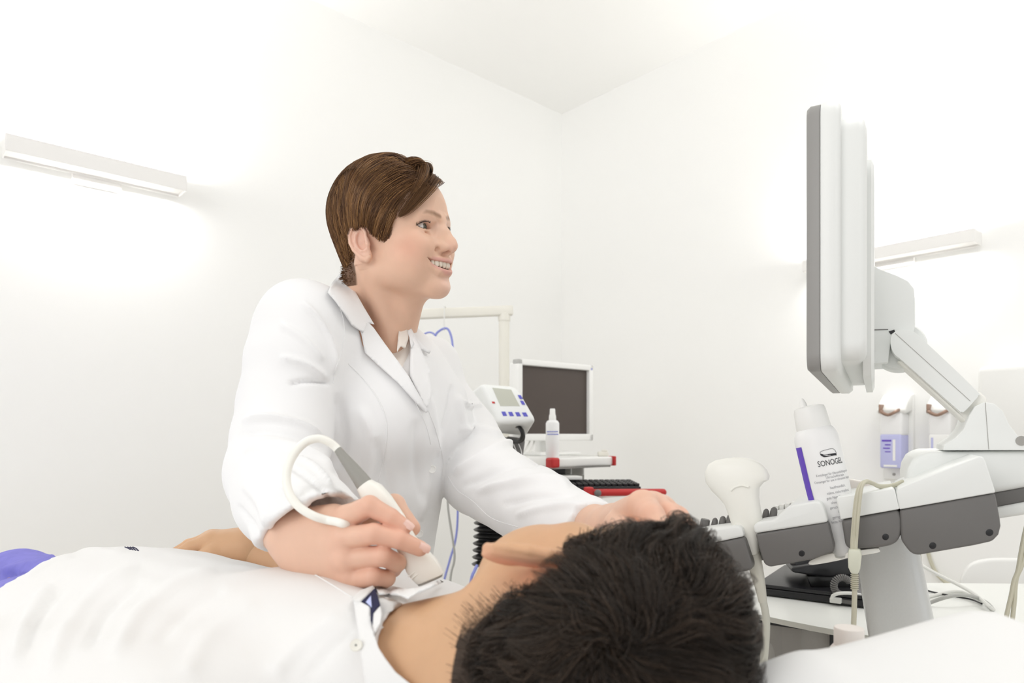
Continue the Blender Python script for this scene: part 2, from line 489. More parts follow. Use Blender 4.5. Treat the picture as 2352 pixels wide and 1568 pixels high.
# cloth pieces laid over a body: outline in picture pixels dropped on the surface along the view, then thickened
from mathutils.bvhtree import BVHTree
def bvh_of(V, F):
    return BVHTree.FromPolygons([Vector(v) for v in V], [tuple(int(i) for i in f) for f in F])
def in_poly(p, poly):
    x, y = p[:, 0], p[:, 1]; r = np.zeros(len(p), bool); n = len(poly)
    for i in range(n):
        (x1, y1), (x2, y2) = poly[i], poly[(i + 1) % n]
        if y1 == y2: continue
        c = ((y1 > y) != (y2 > y)) & (x < (x2 - x1) * (y - y1) / (y2 - y1) + x1)
        r ^= c
    return r
def drop(px, py, tree, default=1.0):
    o = Vector((0, 0, EYE)); d = Vector(P(px, py, 1.0)) - o
    h = tree.ray_cast(o, d.normalized())
    if h[0] is None: return None, None
    return np.array(h[0]), np.array(h[1])
def patch(poly, tree, off=0.004, thick=0.003, step=6.0, res=5, smooth=True, curl=None, relax=6):
    """a sheet over the surface: returns V, F (triangles) of a thickened piece"""
    poly = smooth_poly(poly, res) if smooth else list(poly)
    bnd = []
    for i in range(len(poly)):
        a, b = np.array(poly[i]), np.array(poly[(i + 1) % len(poly)])
        k = max(1, int(np.hypot(*(b - a)) / step))
        bnd += [tuple(a + (b - a) * j / k) for j in range(k)]
    bnd = np.array(bnd)
    lo, hi = bnd.min(0), bnd.max(0)
    gx, gy = np.meshgrid(np.arange(lo[0] + step / 2, hi[0], step), np.arange(lo[1] + step / 2, hi[1], step))
    g = np.stack([gx.ravel() + (np.round((gy.ravel() - lo[1]) / step) % 2) * step * .5, gy.ravel()], 1)
    g = g[in_poly(g, bnd)]
    if len(g):
        dd = np.min(np.hypot(g[:, None, 0] - bnd[None, :, 0], g[:, None, 1] - bnd[None, :, 1]), 1)
        g = g[dd > step * .6]
    from mathutils.geometry import delaunay_2d_cdt
    allp = np.concatenate([bnd, g]) if len(g) else bnd
    nb = len(bnd)
    r = delaunay_2d_cdt([Vector(p) for p in allp], [(i, (i + 1) % nb) for i in range(nb)], [], 1, 1e-4)
    q = np.array([tuple(v) for v in r[0]]); tri = [t for t in r[2]]
    pts = np.zeros((len(q), 3)); nor = np.zeros((len(q), 3)); ok = np.zeros(len(q), bool)
    for i, (x, y) in enumerate(q):
        h, n = drop(x, y, tree)
        if h is not None: pts[i], nor[i], ok[i] = h, n, True
    if (~ok).any():
        gi = np.nonzero(ok)[0]
        for i in np.nonzero(~ok)[0]:
            j = gi[np.argmin(np.hypot(q[gi, 0] - q[i, 0], q[gi, 1] - q[i, 1]))]
            pts[i] = P(q[i, 0], q[i, 1], pts[j][1]); nor[i] = nor[j]
    # relax depth + normals
    nb_ = [set() for _ in q]
    for t in tri:
        for a in range(3): nb_[t[a]].update((t[(a + 1) % 3], t[(a + 2) % 3]))
    for _ in range(relax):
        y = pts[:, 1].copy(); nn = nor.copy()
        for i, s_ in enumerate(nb_):
            s_ = list(s_)
            if s_:
                y[i] = min(pts[i, 1], 0.5 * pts[i, 1] + 0.5 * pts[s_, 1].mean()); nn[i] = nor[i] * .5 + nor[s_].mean(0) * .5
        pts = np.array([P(q[i, 0], q[i, 1], y[i]) for i in range(len(q))]); nor = nn / (np.linalg.norm(nn, axis=1, keepdims=True) + 1e-9)
    dirs = np.array([0, 0, EYE]) - pts; dirs /= np.linalg.norm(dirs, axis=1, keepdims=True)
    lift = np.full(len(q), off)
    if curl is not None: lift = lift + np.array([curl(x, y) for x, y in q])
    outer = pts + dirs * (lift + thick)[:, None]
    inner = pts + dirs * lift[:, None]
    n = len(q); F = []
    edges = {}
    for t in tri:
        a, b, c = t
        nrmv = np.cross(outer[b] - outer[a], outer[c] - outer[a])
        if nrmv @ dirs[a] < 0: b, c = c, b
        F.append((a, b, c)); F.append((a + n, c + n, b + n))
        for e in ((a, b), (b, c), (c, a)): edges[e] = 1
    for (a, b) in edges:
        if (b, a) not in edges: F.append((b, a, a + n)); F.append((b, a + n, b + n))
    return np.concatenate([outer, inner]), np.array(F)
def seam(line, tree, r=0.0006, lift=0.0003, step=6):
    pts = smooth_poly(line, 8, False); out = []
    for x, y in pts:
        h, n = drop(x, y, tree)
        if h is not None and (not out or abs(h[1] - out[-1][1]) < 0.05):
            d = nrm(np.array([0, 0, EYE]) - h); out.append(h + d * lift)
    return out

# ------------------------------------------------------------------ hair strands
def strands(vol, roots, dirfn, length, steps, depth, width, clump_id=None, clump=0.0, lift=None, jit=0.0):
    """grow strands over the level surfaces of vol; returns V,F and strand index per vertex"""
    N = len(roots); p = roots.copy(); path = [p.copy()]
    ds = length / steps
    prev = None
    for k in range(steps):
        t = (k + 1) / steps
        g = vol.grad(p)
        d = dirfn(p, t)
        d = d - g * (d * g).sum(1, keepdims=True)
        d /= (np.linalg.norm(d, axis=1, keepdims=True) + 1e-9)
        if jit: d = d + rng.normal(0, jit, d.shape)
        if prev is not None: d = 0.55 * d + 0.45 * prev
        d /= (np.linalg.norm(d, axis=1, keepdims=True) + 1e-9); prev = d
        p = p + d * ds[:, None]
        tgt = depth if lift is None else depth + lift(t)
        p = p - g * (np.clip(vol.sample(p) - tgt, -0.004, 0.004))[:, None]
        path.append(p.copy())
    path = np.array(path)                                     # steps+1, N, 3
    if clump_id is not None:
        for k in range(steps + 1):
            path[k] += (path[k][clump_id] - path[k]) * (clump[:, None] if hasattr(clump, '__len__') else clump) * (k / steps) ** 1.2
    return path
def strand_mesh(path, width, taper=0.25, sides=3):
    S, N, _ = path.shape
    T = np.gradient(path, axis=0); T /= (np.linalg.norm(T, axis=2, keepdims=True) + 1e-9)
    a = np.array([0.31, 0.42, 0.85]); u = np.cross(T, a); u /= (np.linalg.norm(u, axis=2, keepdims=True) + 1e-9); w = np.cross(T, u)
    t = np.linspace(0, 1, S)[:, None]
    wd = width[None, :] * (1 - (1 - taper) * t ** 2)
    V = np.stack([path + wd[..., None] * (math.cos(q) * u + math.sin(q) * w) for q in np.linspace(0, 2 * math.pi, sides, endpoint=False)], 2)
    idx = np.arange(S * N * sides).reshape(S, N, sides)
    F = []
    for k in range(sides):
        k2 = (k + 1) % sides
        F.append(np.stack([idx[:-1, :, k], idx[:-1, :, k2], idx[1:, :, k2], idx[1:, :, k]], -1).reshape(-1, 4))
    return V.reshape(-1, 3), np.concatenate(F), np.repeat(np.tile(np.arange(N), S), sides)
# ------------------------------------------------------------------ the room
CORNER = np.array([0.262, 3.6, 0.0]); DL = np.array([-0.740, -0.673, 0.0]); DR = np.array([0.673, -0.740, 0.0])
NL = np.array([0.673, -0.740, 0.0]); NR = np.array([-0.740, -0.673, 0.0])       # inward normals of the left / right walls
ROOM_H = EYE + (HOR - 262) / FOC * 3.6
RL = np.stack([-DL, -NL, np.array([0, 0, 1.0])], 1); RR = np.stack([DR, -NR, np.array([0, 0, 1.0])], 1)
def on_plane(px, py, c, n):
    o = np.array([0, 0, EYE]); d = P(px, py, 1.0) - o
    return o + d * (((np.array(c) - o) @ n) / (d @ n))
def on_z(px, py, z): return on_plane(px, py, (0, 0, z), np.array([0, 0, 1.0]))

def structure(o): return tag(o, kind='structure')
def wall_box(name, c0, direction, inward, length, mat, extra=0.0):
    R = np.stack([direction, -inward, np.array([0, 0, 1.0])], 1)
    c = c0 + direction * length / 2 - inward * (0.06 - extra) + np.array([0, 0, ROOM_H / 2])
    m = MB().box(c, (length, 0.12, ROOM_H), 0, R)
    return structure(m.build(name, mat, smooth=False))
tj = None
def along_left(px):
    p = on_plane(px, HOR, CORNER, NL); return (p - CORNER) @ DL
t_step = along_left(948)
wl = MB()
R_ = np.stack([DL, -NL, np.array([0, 0, 1.0])], 1)
Lw = 5.2
wl.box(CORNER + DL * (Lw / 2 - .06) - NL * 0.06 + np.array([0, 0, ROOM_H / 2]), (Lw + .12, 0.12, ROOM_H), 0, R_)
structure(wl.build('wall_left', M['wall'], smooth=False))
wall_box('wall_right', CORNER, DR, NR, 5.2, M['wall'])
mid = CORNER + DL * 2.6 + DR * 2.6
structure(MB().box((mid[0], mid[1], -0.05), (5.3, 5.3, 0.1), 0, RR).build('floor', M['floor'], smooth=False))
structure(MB().box((mid[0], mid[1], ROOM_H + 0.05), (5.5, 5.5, 0.1), 0, RR).build('ceiling', M['ceiling'], smooth=False))
for nm, dr_, nn in (('baseboard_left', DL, NL), ('baseboard_right', DR, NR)):
    R = np.stack([dr_, -nn, np.array([0, 0, 1.0])], 1)
    st = 0.12 if nm == 'baseboard_right' else 0.12
    structure(MB().box(CORNER + dr_ * 2.6 + nn * 0.006 + np.array([0, 0, 0.04]), (5.0, 0.012, 0.08), 0.003, R).build(nm, M['white'], smooth=False))

# ------------------------------------------------------------------ wall lamps
def wall_lamp(pa, pb, c, n, d, label, up, down, ha, depth=0.10):
    """box lamp whose front top edge runs from pa to pb (pixels) on the plane parallel to the wall at distance depth"""
    cp = c + n * depth
    a, b = on_plane(*pa, cp, n), on_plane(*pb, cp, n)
    z = (a[2] + b[2]) / 2; a[2] = b[2] = z
    ax = nrm(b - a); L = np.linalg.norm(b - a); R = np.stack([ax, n, np.array([0, 0, 1.0])], 1)
    if np.linalg.det(R) < 0: R[:, 0] *= -1
    mid_ = (a + b) / 2
    lamp = thing('wall_lamp', mid_ - n * depth - np.array([0, 0, ha]), label, 'wall lamp', 'wall lamps')
    ctr = mid_ - n * (depth - 0.015) / 2 - np.array([0, 0, ha / 2])
    sh = MB()
    t = 0.004; w = depth - 0.018
    sh.box(mid_ - n * t / 2 - np.array([0, 0, ha / 2]), (L, t, ha), 0.0015, R)
    sh.box(mid_ - n * (w - t / 2) - np.array([0, 0, ha / 2]), (L, t, ha), 0.0015, R)
    for s in (-1, 1): sh.box(ctr + s * ax * (L / 2 - t / 2), (t, w, ha), 0.0015, R)
    sh.box(ctr - np.array([0, 0, ha * 0.32]), (L - 0.01, w - 0.004, t), 0.001, R)
    sh.build('lamp_housing', M['lamp'], lamp, smooth=False)
    MB().box(mid_ - n * (depth - 0.009) - np.array([0, 0, ha * .9]), (L * .28, 0.017, ha * 1.2), 0.003, R).build('wall_bracket', M['lamp'], lamp, smooth=False)
    for s, pw, dz in ((1, up, 0.012), (-1, down, -ha - 0.012)):
        l = bpy.data.lights.new('wall_lamp_light', 'AREA'); l.shape = 'RECTANGLE'; l.size = L * .9; l.size_y = w * .7
        l.energy = pw; l.color = (1.0, 0.99, 0.97)
        o = bpy.data.objects.new('lamp_light', l); link(o, lamp)
        p = mid_ - n * depth * .5 + np.array([0, 0, dz]) - base_of(lamp)
        Rm = Matrix(np.stack([ax, np.cross(np.array([0, 0, -s * 1.0]), ax) * -1, np.array([0, 0, -s * 1.0])], 1).tolist())
        o.matrix_local = Matrix.Translation(Vector(p)) @ Matrix(np.stack([ax, np.cross(np.array([0, 0, -float(s)]), ax), np.array([0, 0, -float(s)])], 1).tolist()).to_4x4()
    return lamp
wall_lamp((12, 300), (430, 406), CORNER, NL, 1, 'long white box lamp high on the wall behind the doctor in white coat', 7, 1.6, 0.050)
wall_lamp((1842, 597), (2238, 524), CORNER, NR, 1, 'long white box lamp on the wall behind the grey swivel screen', 5.5, 1.2, 0.042)

# ------------------------------------------------------------------ soap and towel dispensers on the right wall
def rightwall(px, py, off=0.0): return on_plane(px, py, CORNER + NR * off, NR)
def dispenser(px, top, w, label, violet):
    b = rightwall(px, 1100); t = thing('soap_dispenser', b, label, 'soap dispenser', 'wall dispensers')
    c = lambda x, y, o: rightwall(x, y, o)
    sc = np.linalg.norm(c(px + 1, 1000, 0) - c(px, 1000, 0)); k = sc
    zt = c(px, top, 0)[2]; zb = c(px, 1102, 0)[2]; zl = c(px, 946, 0)[2]; zs = c(px, 997, 0)[2]
    ctr = lambda o, z: np.array([b[0], b[1], z]) + NR * o
    # back plate and hood
    h = MB(); h.box(ctr(0.008, (zt + zb) / 2), (w * k * .9, 0.016, zt - zb), 0.006, RR)
    h.build('back_plate', M['white'], t)
    hood = MB(); prof = []
    up = np.array([0, 0, 1.0])
    o2 = b * np.array([1, 1, 0])
    pts = [o2 + NR * u + up * z for u, z in ((0.0, zl + .005), (0.075, zl - .01), (0.085, zl + 0.004), (0.06, zl + .035), (0.03, zt - .005), (0.0, zt))]
    pts = [p - DR * w * k * .42 for p in pts]
    hood.prism(pts, DR * w * k * .84, 0.006).build('hood', M['white'], t)
    body = MB()
    body.box(ctr(0.05, (zl + zs) / 2 - 0.005), (w * k * .66, 0.07, zl - zs), 0.008, RR)
    body.build('bottle_shoulder', M['bottle'], t)
    zq = c(px, 1073, 0)[2]
    bt = MB().box(ctr(0.05, (zs + zq) / 2), (w * k * .62, 0.075, zs - zq), 0.006, RR).build('bottle', M['lavender'] if violet else M['white'], t)
    if violet:
        pr = MB()
        f = lambda du, z: ctr(0.0882, z) + DR * du
        for du, z, ww, hh in ((-.012, zs - .022, .03, .006), (-.008, zs - .036, .018, .004), (-.012, zs - .048, .022, .004), (-.008, zs - .06, .018, .003)):
            pr.box(f(du, z), (ww, 0.0008, hh), 0, RR)
        pr.build('printed_lines', M['violet'], bt, smooth=False)
        MB().box(f(.012, (zs + zq) / 2 + .004), (.008, 0.0008, (zs - zq) * .62), 0, RR).build('label_stripe', M['white'], bt, smooth=False)
        MB().box(f(-.0, zq + .008), (.042, 0.0008, .007), 0, RR).build('label_foot', M['white'], bt, smooth=False)
    else:
        MB().box(ctr(0.0882, (zs + zq) / 2) - DR * .02, (.006, 0.0008, (zs - zq) * .8), 0, RR).build('label_stripe', M['lavender'], bt, smooth=False)
    lv = MB()
    lv.tube([ctr(0.05, zl + .006) - DR * .028, ctr(0.10, zl + .0) - DR * .026, ctr(0.105, zl - .012) - DR * .002, ctr(.1, zl - .002) + DR * .02, ctr(0.06, zl + .01) + DR * .026], 0.0055, 8, res=4)
    lv.box(ctr(0.07, zl + .010) - DR * .03, (.008, .06, .03), .002, RR)
    lv.build('lever', M['brass'], t)
    MB().lathe(ctr(0.016, zb + .02) - DR * .012, NR, [(0, 0), (.005, 0), (.005, .003), (0, .004)], 12).build('lock', M['mgrey'], t)
dispenser(2066, 905, 78, 'wall dispenser with lavender bottle label between gel bottle and screen arm', True)
dispenser(2176, 905, 78, 'wall dispenser half hidden behind the screen arm, white bottle', False)
bw = rightwall(2345, 1000)
tw = thing('towel_dispenser', bw, 'white rounded paper towel box on the wall at the right edge', 'towel dispenser')
MB().box(rightwall(2350, 930) + NR * .06, (0.19, 0.12, 0.24), 0.02, RR).build('towel_housing', M['white'], tw)
MB().box(rightwall(2350, 862) + NR * .055, (0.17, 0.10, 0.05), 0.015, RR).build('towel_lid', M['white'], tw)

# ------------------------------------------------------------------ white tubular stand with hook and blue tubing
ts = thing('rail_stand', P(1158, 1000, 2.63) * np.array([1, 1, 0]), 'cream tubular frame stand behind the doctor with a top rail', 'stand')
A1, A2 = P(800, 728, 2.56), P(1176, 713, 2.63)
Rrail = np.stack([nrm(A2 - A1), nrm(np.cross([0, 0, 1.0], nrm(A2 - A1))), np.cross(nrm(A2 - A1), nrm(np.cross([0, 0, 1.0], nrm(A2 - A1))))], 1)
MB().box((A1 + A2) / 2, (np.linalg.norm(A2 - A1) + .006, 0.033, 0.037), 0.006, Rrail).build('top_rail', M['cream'], ts)
for q, d_ in ((1158, 2.63), (812, 2.565)):
    c = P(q, 728, d_); f0 = c * np.array([1, 1, 0])
    MB().lathe(f0 + np.array([0, 0, 0.02]), (0, 0, 1), [(.0205, 0), (.0205, c[2] - .035), (.0235, c[2] - .035), (.0235, c[2] - .008), (.016, c[2] - .004)], 20).build('post', M['cream'], ts)
    MB().lathe(f0, (0, 0, 1), [(.10, 0), (.10, .012), (.05, .02), (.03, .03)], 24).build('foot', M['cream'], ts)
hk = P(1022, 722, 2.59)
MB().tube([hk + np.array([.0, .02, .028]), hk + np.array([0, -.004, .030]), hk + np.array([0, -.022, .02]), hk + np.array([0, -.022, -.05]), hk + np.array([0, -.02, -.062]), hk + np.array([0, -.036, -.058])], 0.0022, 8, res=5).build('hook', M['cable_w'], ts)
tb = thing('blue_tubing', P(1022, 760, 2.56), 'pale blue forked tubing hanging from the hook on the cream rail', 'tubing')
d_ = 2.558
MB().tube([P(1000, 770, d_), P(1006, 762, d_), P(1020, 754, d_), P(1030, 757, d_), P(1037, 775, d_), P(1040, 800, d_), P(1041, 840, d_), P(1042, 900, d_), P(1046, 1000, d_), P(1051, 1100, d_), P(1051, 1190, d_), P(1046, 1240, d_), P(1032, 1290, d_), P(1018, 1345, d_), P(1005, 1450, d_)], 0.0042, 8).build('long_tube', M['tube_b'], tb)
MB().tube([P(965, 775, d_), P(976, 766, d_), P(988, 763, d_), P(998, 768, d_), P(1003, 780, d_), P(1003, 792, d_), P(996, 802, d_)], 0.0032, 8).build('short_branch', M['tube_b'], tb)

cg = MB().tube([P(1026, 1100, 2.2), P(1029, 1165, 2.2), P(1036, 1215, 2.2), P(1043, 1262, 2.2), P(1043, 1290, 2.2), P(1034, 1335, 2.2), P(1025, 1500, 2.2), P(1020, 1690, 2.25)], 0.0036, 8).build('hanging_cable', M['cable_g'], base=P(1026, 1300, 2.2))
tag(cg, 'thin grey cable hanging behind the coat hem, crossing the blue tubing', 'cable')

# ------------------------------------------------------------------ equipment cart
ZS = 0.982
cart = thing('equipment_cart', np.array([0.22, 2.45, 0]), 'white equipment cart with red corner caps and a red push handle', 'cart')
fl = on_plane(1268, 1056, (0, 2.05, 0), np.array([0, 1.0, 0])); fl[2] = ZS - .028
fr = P(1408, 1060, 2.22); fr[2] = fl[2]
bl = P(1160, 1060, 2.42); bl[2] = fl[2]
br = fr + bl - fl
def slab(name, pts, h, mat, parent, bev=.006):
    return MB().prism(pts, (0, 0, h), bev).build(name, mat, parent)
slab('top_shelf', [fl, fr, br, bl], .028, M['white'], cart)
slab('shelf_underside', [p + np.array([0, 0, -.006]) + (np.array([(fl + br)[0] / 2, (fl + br)[1] / 2, p[2]]) - p) * .04 for p in (fl, fr, br, bl)], .006, M['mgrey'], cart, .001)
ux, uy = nrm(fr - fl), nrm(bl - fl)
RC = np.stack([ux, nrm(np.cross([0, 0, 1.0], ux)), np.array([0, 0, 1.0])], 1)
cf = fl + np.array([0, 0, .014])
MB().box(cf + ux * .006 + uy * .006, (.034, .034, .031), .007, RC).build('corner_cap', M['red'], cart)
MB().box(fr + np.array([0, 0, .014]) + uy * .006, (.010, .03, .031), .003, RC).build('corner_cap', M['red'], cart)
cpos = fl * .45 + br * .55
c1, c2 = P(1252, 1085, 2.2), P(1348, 1085, 2.3)
zt, zb2 = fl[2] - .006, P(1300, 1118, 2.25)[2]
cc = (c1 + c2) / 2; cx = nrm((c2 - c1) * np.array([1, 1, 0])); Rcol = np.stack([cx, np.cross([0, 0, 1.0], cx), np.array([0, 0, 1.0])], 1)
W_ = np.linalg.norm((c2 - c1)[:2])
MB().box(np.array([cc[0], cc[1], (zt + .08) / 2]) + Rcol[:, 1] * .05, (W_, .08, zt - .08), .006, Rcol).build('column', M['mgrey'], cart)
for q in (1311, 1339):
    p = P(q, 1081, 2.22)
    MB().box(P(q, 1080, 2.25 + (q - 1300) * .0008), (.007, .006, .032), .002, Rcol).build('column_slot', M['white'], cart)
MB().box(P(1278, 1081, 2.2), (.04, .05, .034), .004, Rcol).build('power_adapter', M['black'], cart)
slab('small_shelf', [P(1250, 1102, 2.05), P(1338, 1102, 2.10), P(1338, 1102, 2.10) + np.array([-.05, .2, 0]), P(1250, 1102, 2.05) + np.array([-.05, .2, 0])], .012, M['white'], cart, .003)
k0, k1 = P(1262, 1141, 2.0), P(1350, 1141, 2.0)
k0[2] = k1[2] = .866
k2 = P(1478, 1140, 2.06); k2[2] = .866
slab('keyboard_tray', [k0, np.array([k2[0] - .13, k0[1], .866]), k2 + np.array([0, .06, 0]), k2 + np.array([-.03, .24, 0]), k0 + np.array([-.02, .24, 0])], .020, M['white'], cart, .004)
MB().box(P(1352, 1130, 1.985), (.028, .03, .030), .005).build('handle_clamp', M['red'], cart)
hh = MB(); hh.lathe(P(1362, 1131, 1.98), P(1534, 1130, 2.0) - P(1362, 1131, 1.98), [(0, 0), (.0095, 0), (.0105, .004), (.0105, .206), (.0095, .213), (.005, .2175), (0, .219)], 20)
hh.build('push_handle', M['red'], cart)
MB().ball(P(1373, 1132, 1.968), .0105).build('handle_knob', M['dgrey'], cart)
MB().box(np.array([cc[0], cc[1] + .05, .04]), (.5, .45, .04), .01, Rcol).build('base', M['cream'], cart)
for sx_ in (-1, 1):
    for sy_ in (-1, 1):
        q = np.array([cc[0], cc[1] + .05, .022]) + Rcol[:, 0] * .21 * sx_ + Rcol[:, 1] * .18 * sy_
        MB().lathe(q - Rcol[:, 0] * .01, Rcol[:, 0], [(0, 0), (.022, 0), (.022, .02), (0, .02)], 16).build('caster', M['black'], cart)

# keyboard on the tray
kb = thing('keyboard', P(1370, 1118, 2.05), 'black keyboard on the white cart tray above the red handle', 'keyboard')
q0 = np.array([P(1288, 0, 2.02)[0], 2.02, .8862]); q1 = np.array([P(1472, 0, 2.04)[0], 2.035, .8862])
kx = nrm(q1 - q0); ky = np.cross([0, 0, 1.0], kx); Rk = np.stack([kx, ky, np.array([0, 0, 1.0])], 1)
LK = np.linalg.norm(q1 - q0)
body = MB().prism([q0, q1, q1 + ky * .15 + np.array([0, 0, .003]), q0 + ky * .15 + np.array([0, 0, .003])], (0, 0, .012), .003).build('keyboard_body', M['black'], kb)
for r_ in range(5):
    row = MB(); n_ = 14
    for i in range(n_):
        row.box(q0 + kx * (LK * (i + .5) / n_) + ky * (.022 + r_ * .026) + np.array([0, 0, .0165 + r_ * .0012]), (LK / n_ * .82, .019, .008), .0015, Rk, seg=1)
    row.build('key_row', M['black'], kb)

# flat monitor on the cart
ml, mr = P(1184, 920, 2.24), P(1356, 934, 2.46)
mx = nrm((mr - ml) * np.array([1, 1, 0])); my = np.cross([0, 0, 1.0], mx); Rm_ = np.stack([mx, my, np.array([0, 0, 1.0])], 1)
WM = np.linalg.norm((mr - ml)[:2]); ztop, zbot = P(1184, 824, 2.24)[2], P(1184, 1012, 2.24)[2]
zm = (ztop + zbot) / 2; mc = np.array([(ml + mr)[0] / 2, (ml + mr)[1] / 2, zm])
zsh = fl[2] + .028
mon = thing('computer_monitor', np.array([mc[0], mc[1] + .04, zsh]), 'white framed flat monitor with dark screen on the cart', 'monitor')
fr_ = MB(); bz = .019
HM = ztop - zbot
fr_.box(mc + np.array([0, 0, HM / 2 - bz / 2]), (WM, .03, bz), .003, Rm_).box(mc - np.array([0, 0, HM / 2 - bz / 2 - .002]), (WM, .03, bz + .004), .003, Rm_)
for s in (-1, 1): fr_.box(mc + mx * s * (WM / 2 - bz / 2), (bz, .03, HM), .003, Rm_)
fr_.box(mc + my * .03, (WM * .96, .03, HM * .94), .008, Rm_)
fr_.build('monitor_frame', M['white'], mon)
MB().box(mc + my * .006, (WM - bz * 1.6, .012, HM - bz * 1.6), .0, Rm_).build('screen', M['screen'], mon, smooth=False)
MB().box(mc + mx * (WM / 2 - .009) + np.array([0, 0, HM / 2 - .014]) - my * .0155, (.006, .001, .006), 0, Rm_).build('sticker', M['tube_b'], mon, smooth=False)
st_ = MB().box(np.array([mc[0], mc[1], (zbot + zsh) / 2 + .02]) + my * .05, (.07, .03, zbot - zsh + .06), .006, Rm_)
st_.box(np.array([mc[0], mc[1], zsh + .006]) + my * .04, (.19, .15, .012), .005, Rm_)
st_.build('monitor_stand', M['white'], mon)
cb = MB()
cb.tube([P(1228, 1010, 2.32), P(1224, 1024, 2.28), P(1214, 1040, 2.25), P(1205, 1043, 2.25)], .003, 8)
cb.tube([P(1218, 1010, 2.32), P(1213, 1022, 2.28), P(1204, 1036, 2.25), P(1195, 1040, 2.25)], .003, 8)
cb.build('monitor_cable', M['cable_w'], mon)

# spray bottle
sb = P(1269, 1045, 2.10); sb[2] = zsh
spray = thing('spray_bottle', sb, 'small clear white spray bottle on the cart shelf before the monitor', 'bottle')
up = np.array([0, 0, 1.0]); s_ = 2.10 / 1568
zz = lambda y: P(1269, y, 2.10)[2] - zsh
MB().lathe(sb, up, [(0, 0), (14.5 * s_, 0), (15.5 * s_, .004), (15.5 * s_, zz(972)), (13 * s_, zz(967)), (8 * s_, zz(964)), (0, zz(963))], 28).build('bottle_body', M['bottle'], spray)
MB().lathe(sb, up, [(0, zz(964)), (8.5 * s_, zz(964)), (8 * s_, zz(954)), (6.6 * s_, zz(951)), (6.2 * s_, zz(940)), (5 * s_, zz(938)), (0, zz(938))], 24).build('pump_head', M['white'], spray)
lb = MB()
for k, y in enumerate((991, 997)):
    for j in range(7):
        a = -0.9 + j * .27 + .1 * (k % 2)
        q = sb + np.array([math.sin(a) * 15.6 * s_, -math.cos(a) * 15.6 * s_, zz(y)])
        lb.box(q, (.0045, .0006, .0035), 0, rot((0, 0, 1), math.degrees(a)))
lb.build('label_print', M['tube_b'], spray, smooth=False)
# small things on the shelf
gp = P(1385, 1046, 2.24); gp[2] = zsh
gad = thing('clip_sensor', gp, 'small cream clip sensor lying at the right end of the cart shelf', 'sensor')
MB().box(gp + np.array([0, 0, .008]), (.034, .03, .016), .005).build('sensor_body', M['cream'], gad)
MB().box(gp + np.array([.004, -.008, .018]), (.018, .012, .008), .003).build('clip', M['cream'], gad)
MB().tube([gp + np.array([-.015, -.005, .005]), gp + np.array([-.05, -.02, .004]), gp + np.array([-.085, -.01, .004]), gp + np.array([-.11, .01, .004])], .002, 8).build('sensor_lead', M['cable_w'], gad)

# ------------------------------------------------------------------ control unit on a bellows post
ug = thing('control_unit', P(1130, 1000, 1.82) * np.array([1, 1, 0]), 'grey-white control unit with small display on a black bellows post', 'medical device')
FTL, FTR, FBR, FBL = P(1104, 876, 1.86), P(1190, 887, 1.80), P(1236, 968, 1.72), P(1144, 974, 1.78)
BTL, BTR, BBR, BBL = P(1066, 906, 2.00), P(1150, 900, 1.96), P(1212, 1004, 1.90), P(1120, 994, 1.94)
bmu = bmesh.new()
vs8 = [bmu.verts.new(Vector(v)) for v in (FTL, FTR, FBR, FBL, BTL, BTR, BBR, BBL)]
for f in ((0, 1, 2, 3), (7, 6, 5, 4), (4, 5, 1, 0), (5, 6, 2, 1), (6, 7, 3, 2), (7, 4, 0, 3)): bmu.faces.new([vs8[i] for i in f])
mu = MB(); mu._take(bmu, .017, 5)
mu.build('unit_housing', M['shell'], ug)
def on_panel(u, v, lift=.0012):
    p = FTL * (1 - u) * (1 - v) + FTR * u * (1 - v) + FBR * u * v + FBL * (1 - u) * v
    n = nrm(np.cross(FTR - FTL, FBL - FTL))
    if n[1] > 0: n = -n
    return p + n * lift
def panel_quad(u0, u1, v0, v1, lift=.0012):
    return [on_panel(u0, v0, lift), on_panel(u1, v0, lift), on_panel(u1, v1, lift), on_panel(u0, v1, lift)]
pn = nrm(np.cross(FTR - FTL, FBL - FTL)); pn = pn if pn[1] < 0 else -pn
MB().prism(panel_quad(.26, .76, .13, .58, -.001), pn * .0022, 0).build('display', M['lcd'], ug, smooth=False)
for (u, v) in ((.22, .72), (.39, .73), (.56, .74), (.73, .75)):
    MB().prism(panel_quad(u, u + .10, v, v + .10, -.001), pn * .0025, 0).build('button', M['blueprint'], ug, smooth=False)
for (u, v) in ((.86, .27), (.84, .43)):
    MB().prism(panel_quad(u, u + .08, v, v + .10, -.001), pn * .0025, 0).build('button', M['blueprint'], ug, smooth=False)
MB().prism(panel_quad(.08, .15, .48, .52, -.001), pn * .0023, 0).build('red_mark', M['red'], ug, smooth=False)
bd = 1.84
MB().box(P(1180, 1034, 1.93), (.055, .06, .075), .01, rot((0, 1, 0), 8)).build('bracket', M['dgrey'], ug)
for x in (1183, 1195): MB().tube([P(x - 4, 1019, 1.895), P(x + 2, 1034, 1.893), P(x + 4, 1052, 1.893)], .0012, 6).build('bracket_line', M['white'], ug)
cbk = MB()
cbk.tube([P(1186, 976, 1.80), P(1195, 984, 1.78), P(1200, 998, 1.78), P(1192, 1011, 1.80), P(1170, 1010, 1.84), P(1140, 1003, 1.90)], .005, 10)
cbk.tube([P(1190, 976, 1.80), P(1200, 988, 1.78), P(1203, 1004, 1.79), P(1196, 1014, 1.81), P(1172, 1014, 1.85), P(1145, 1006, 1.91)], .004, 10)
cbk.build('black_cable', M['rubber'], ug)
MB().lathe(P(1184, 972, 1.805), P(1190, 986, 1.79) - P(1184, 972, 1.805), [(.004, 0), (.006, .002), (.006, .012), (.0045, .014)], 12).build('plug', M['steel'], ug)
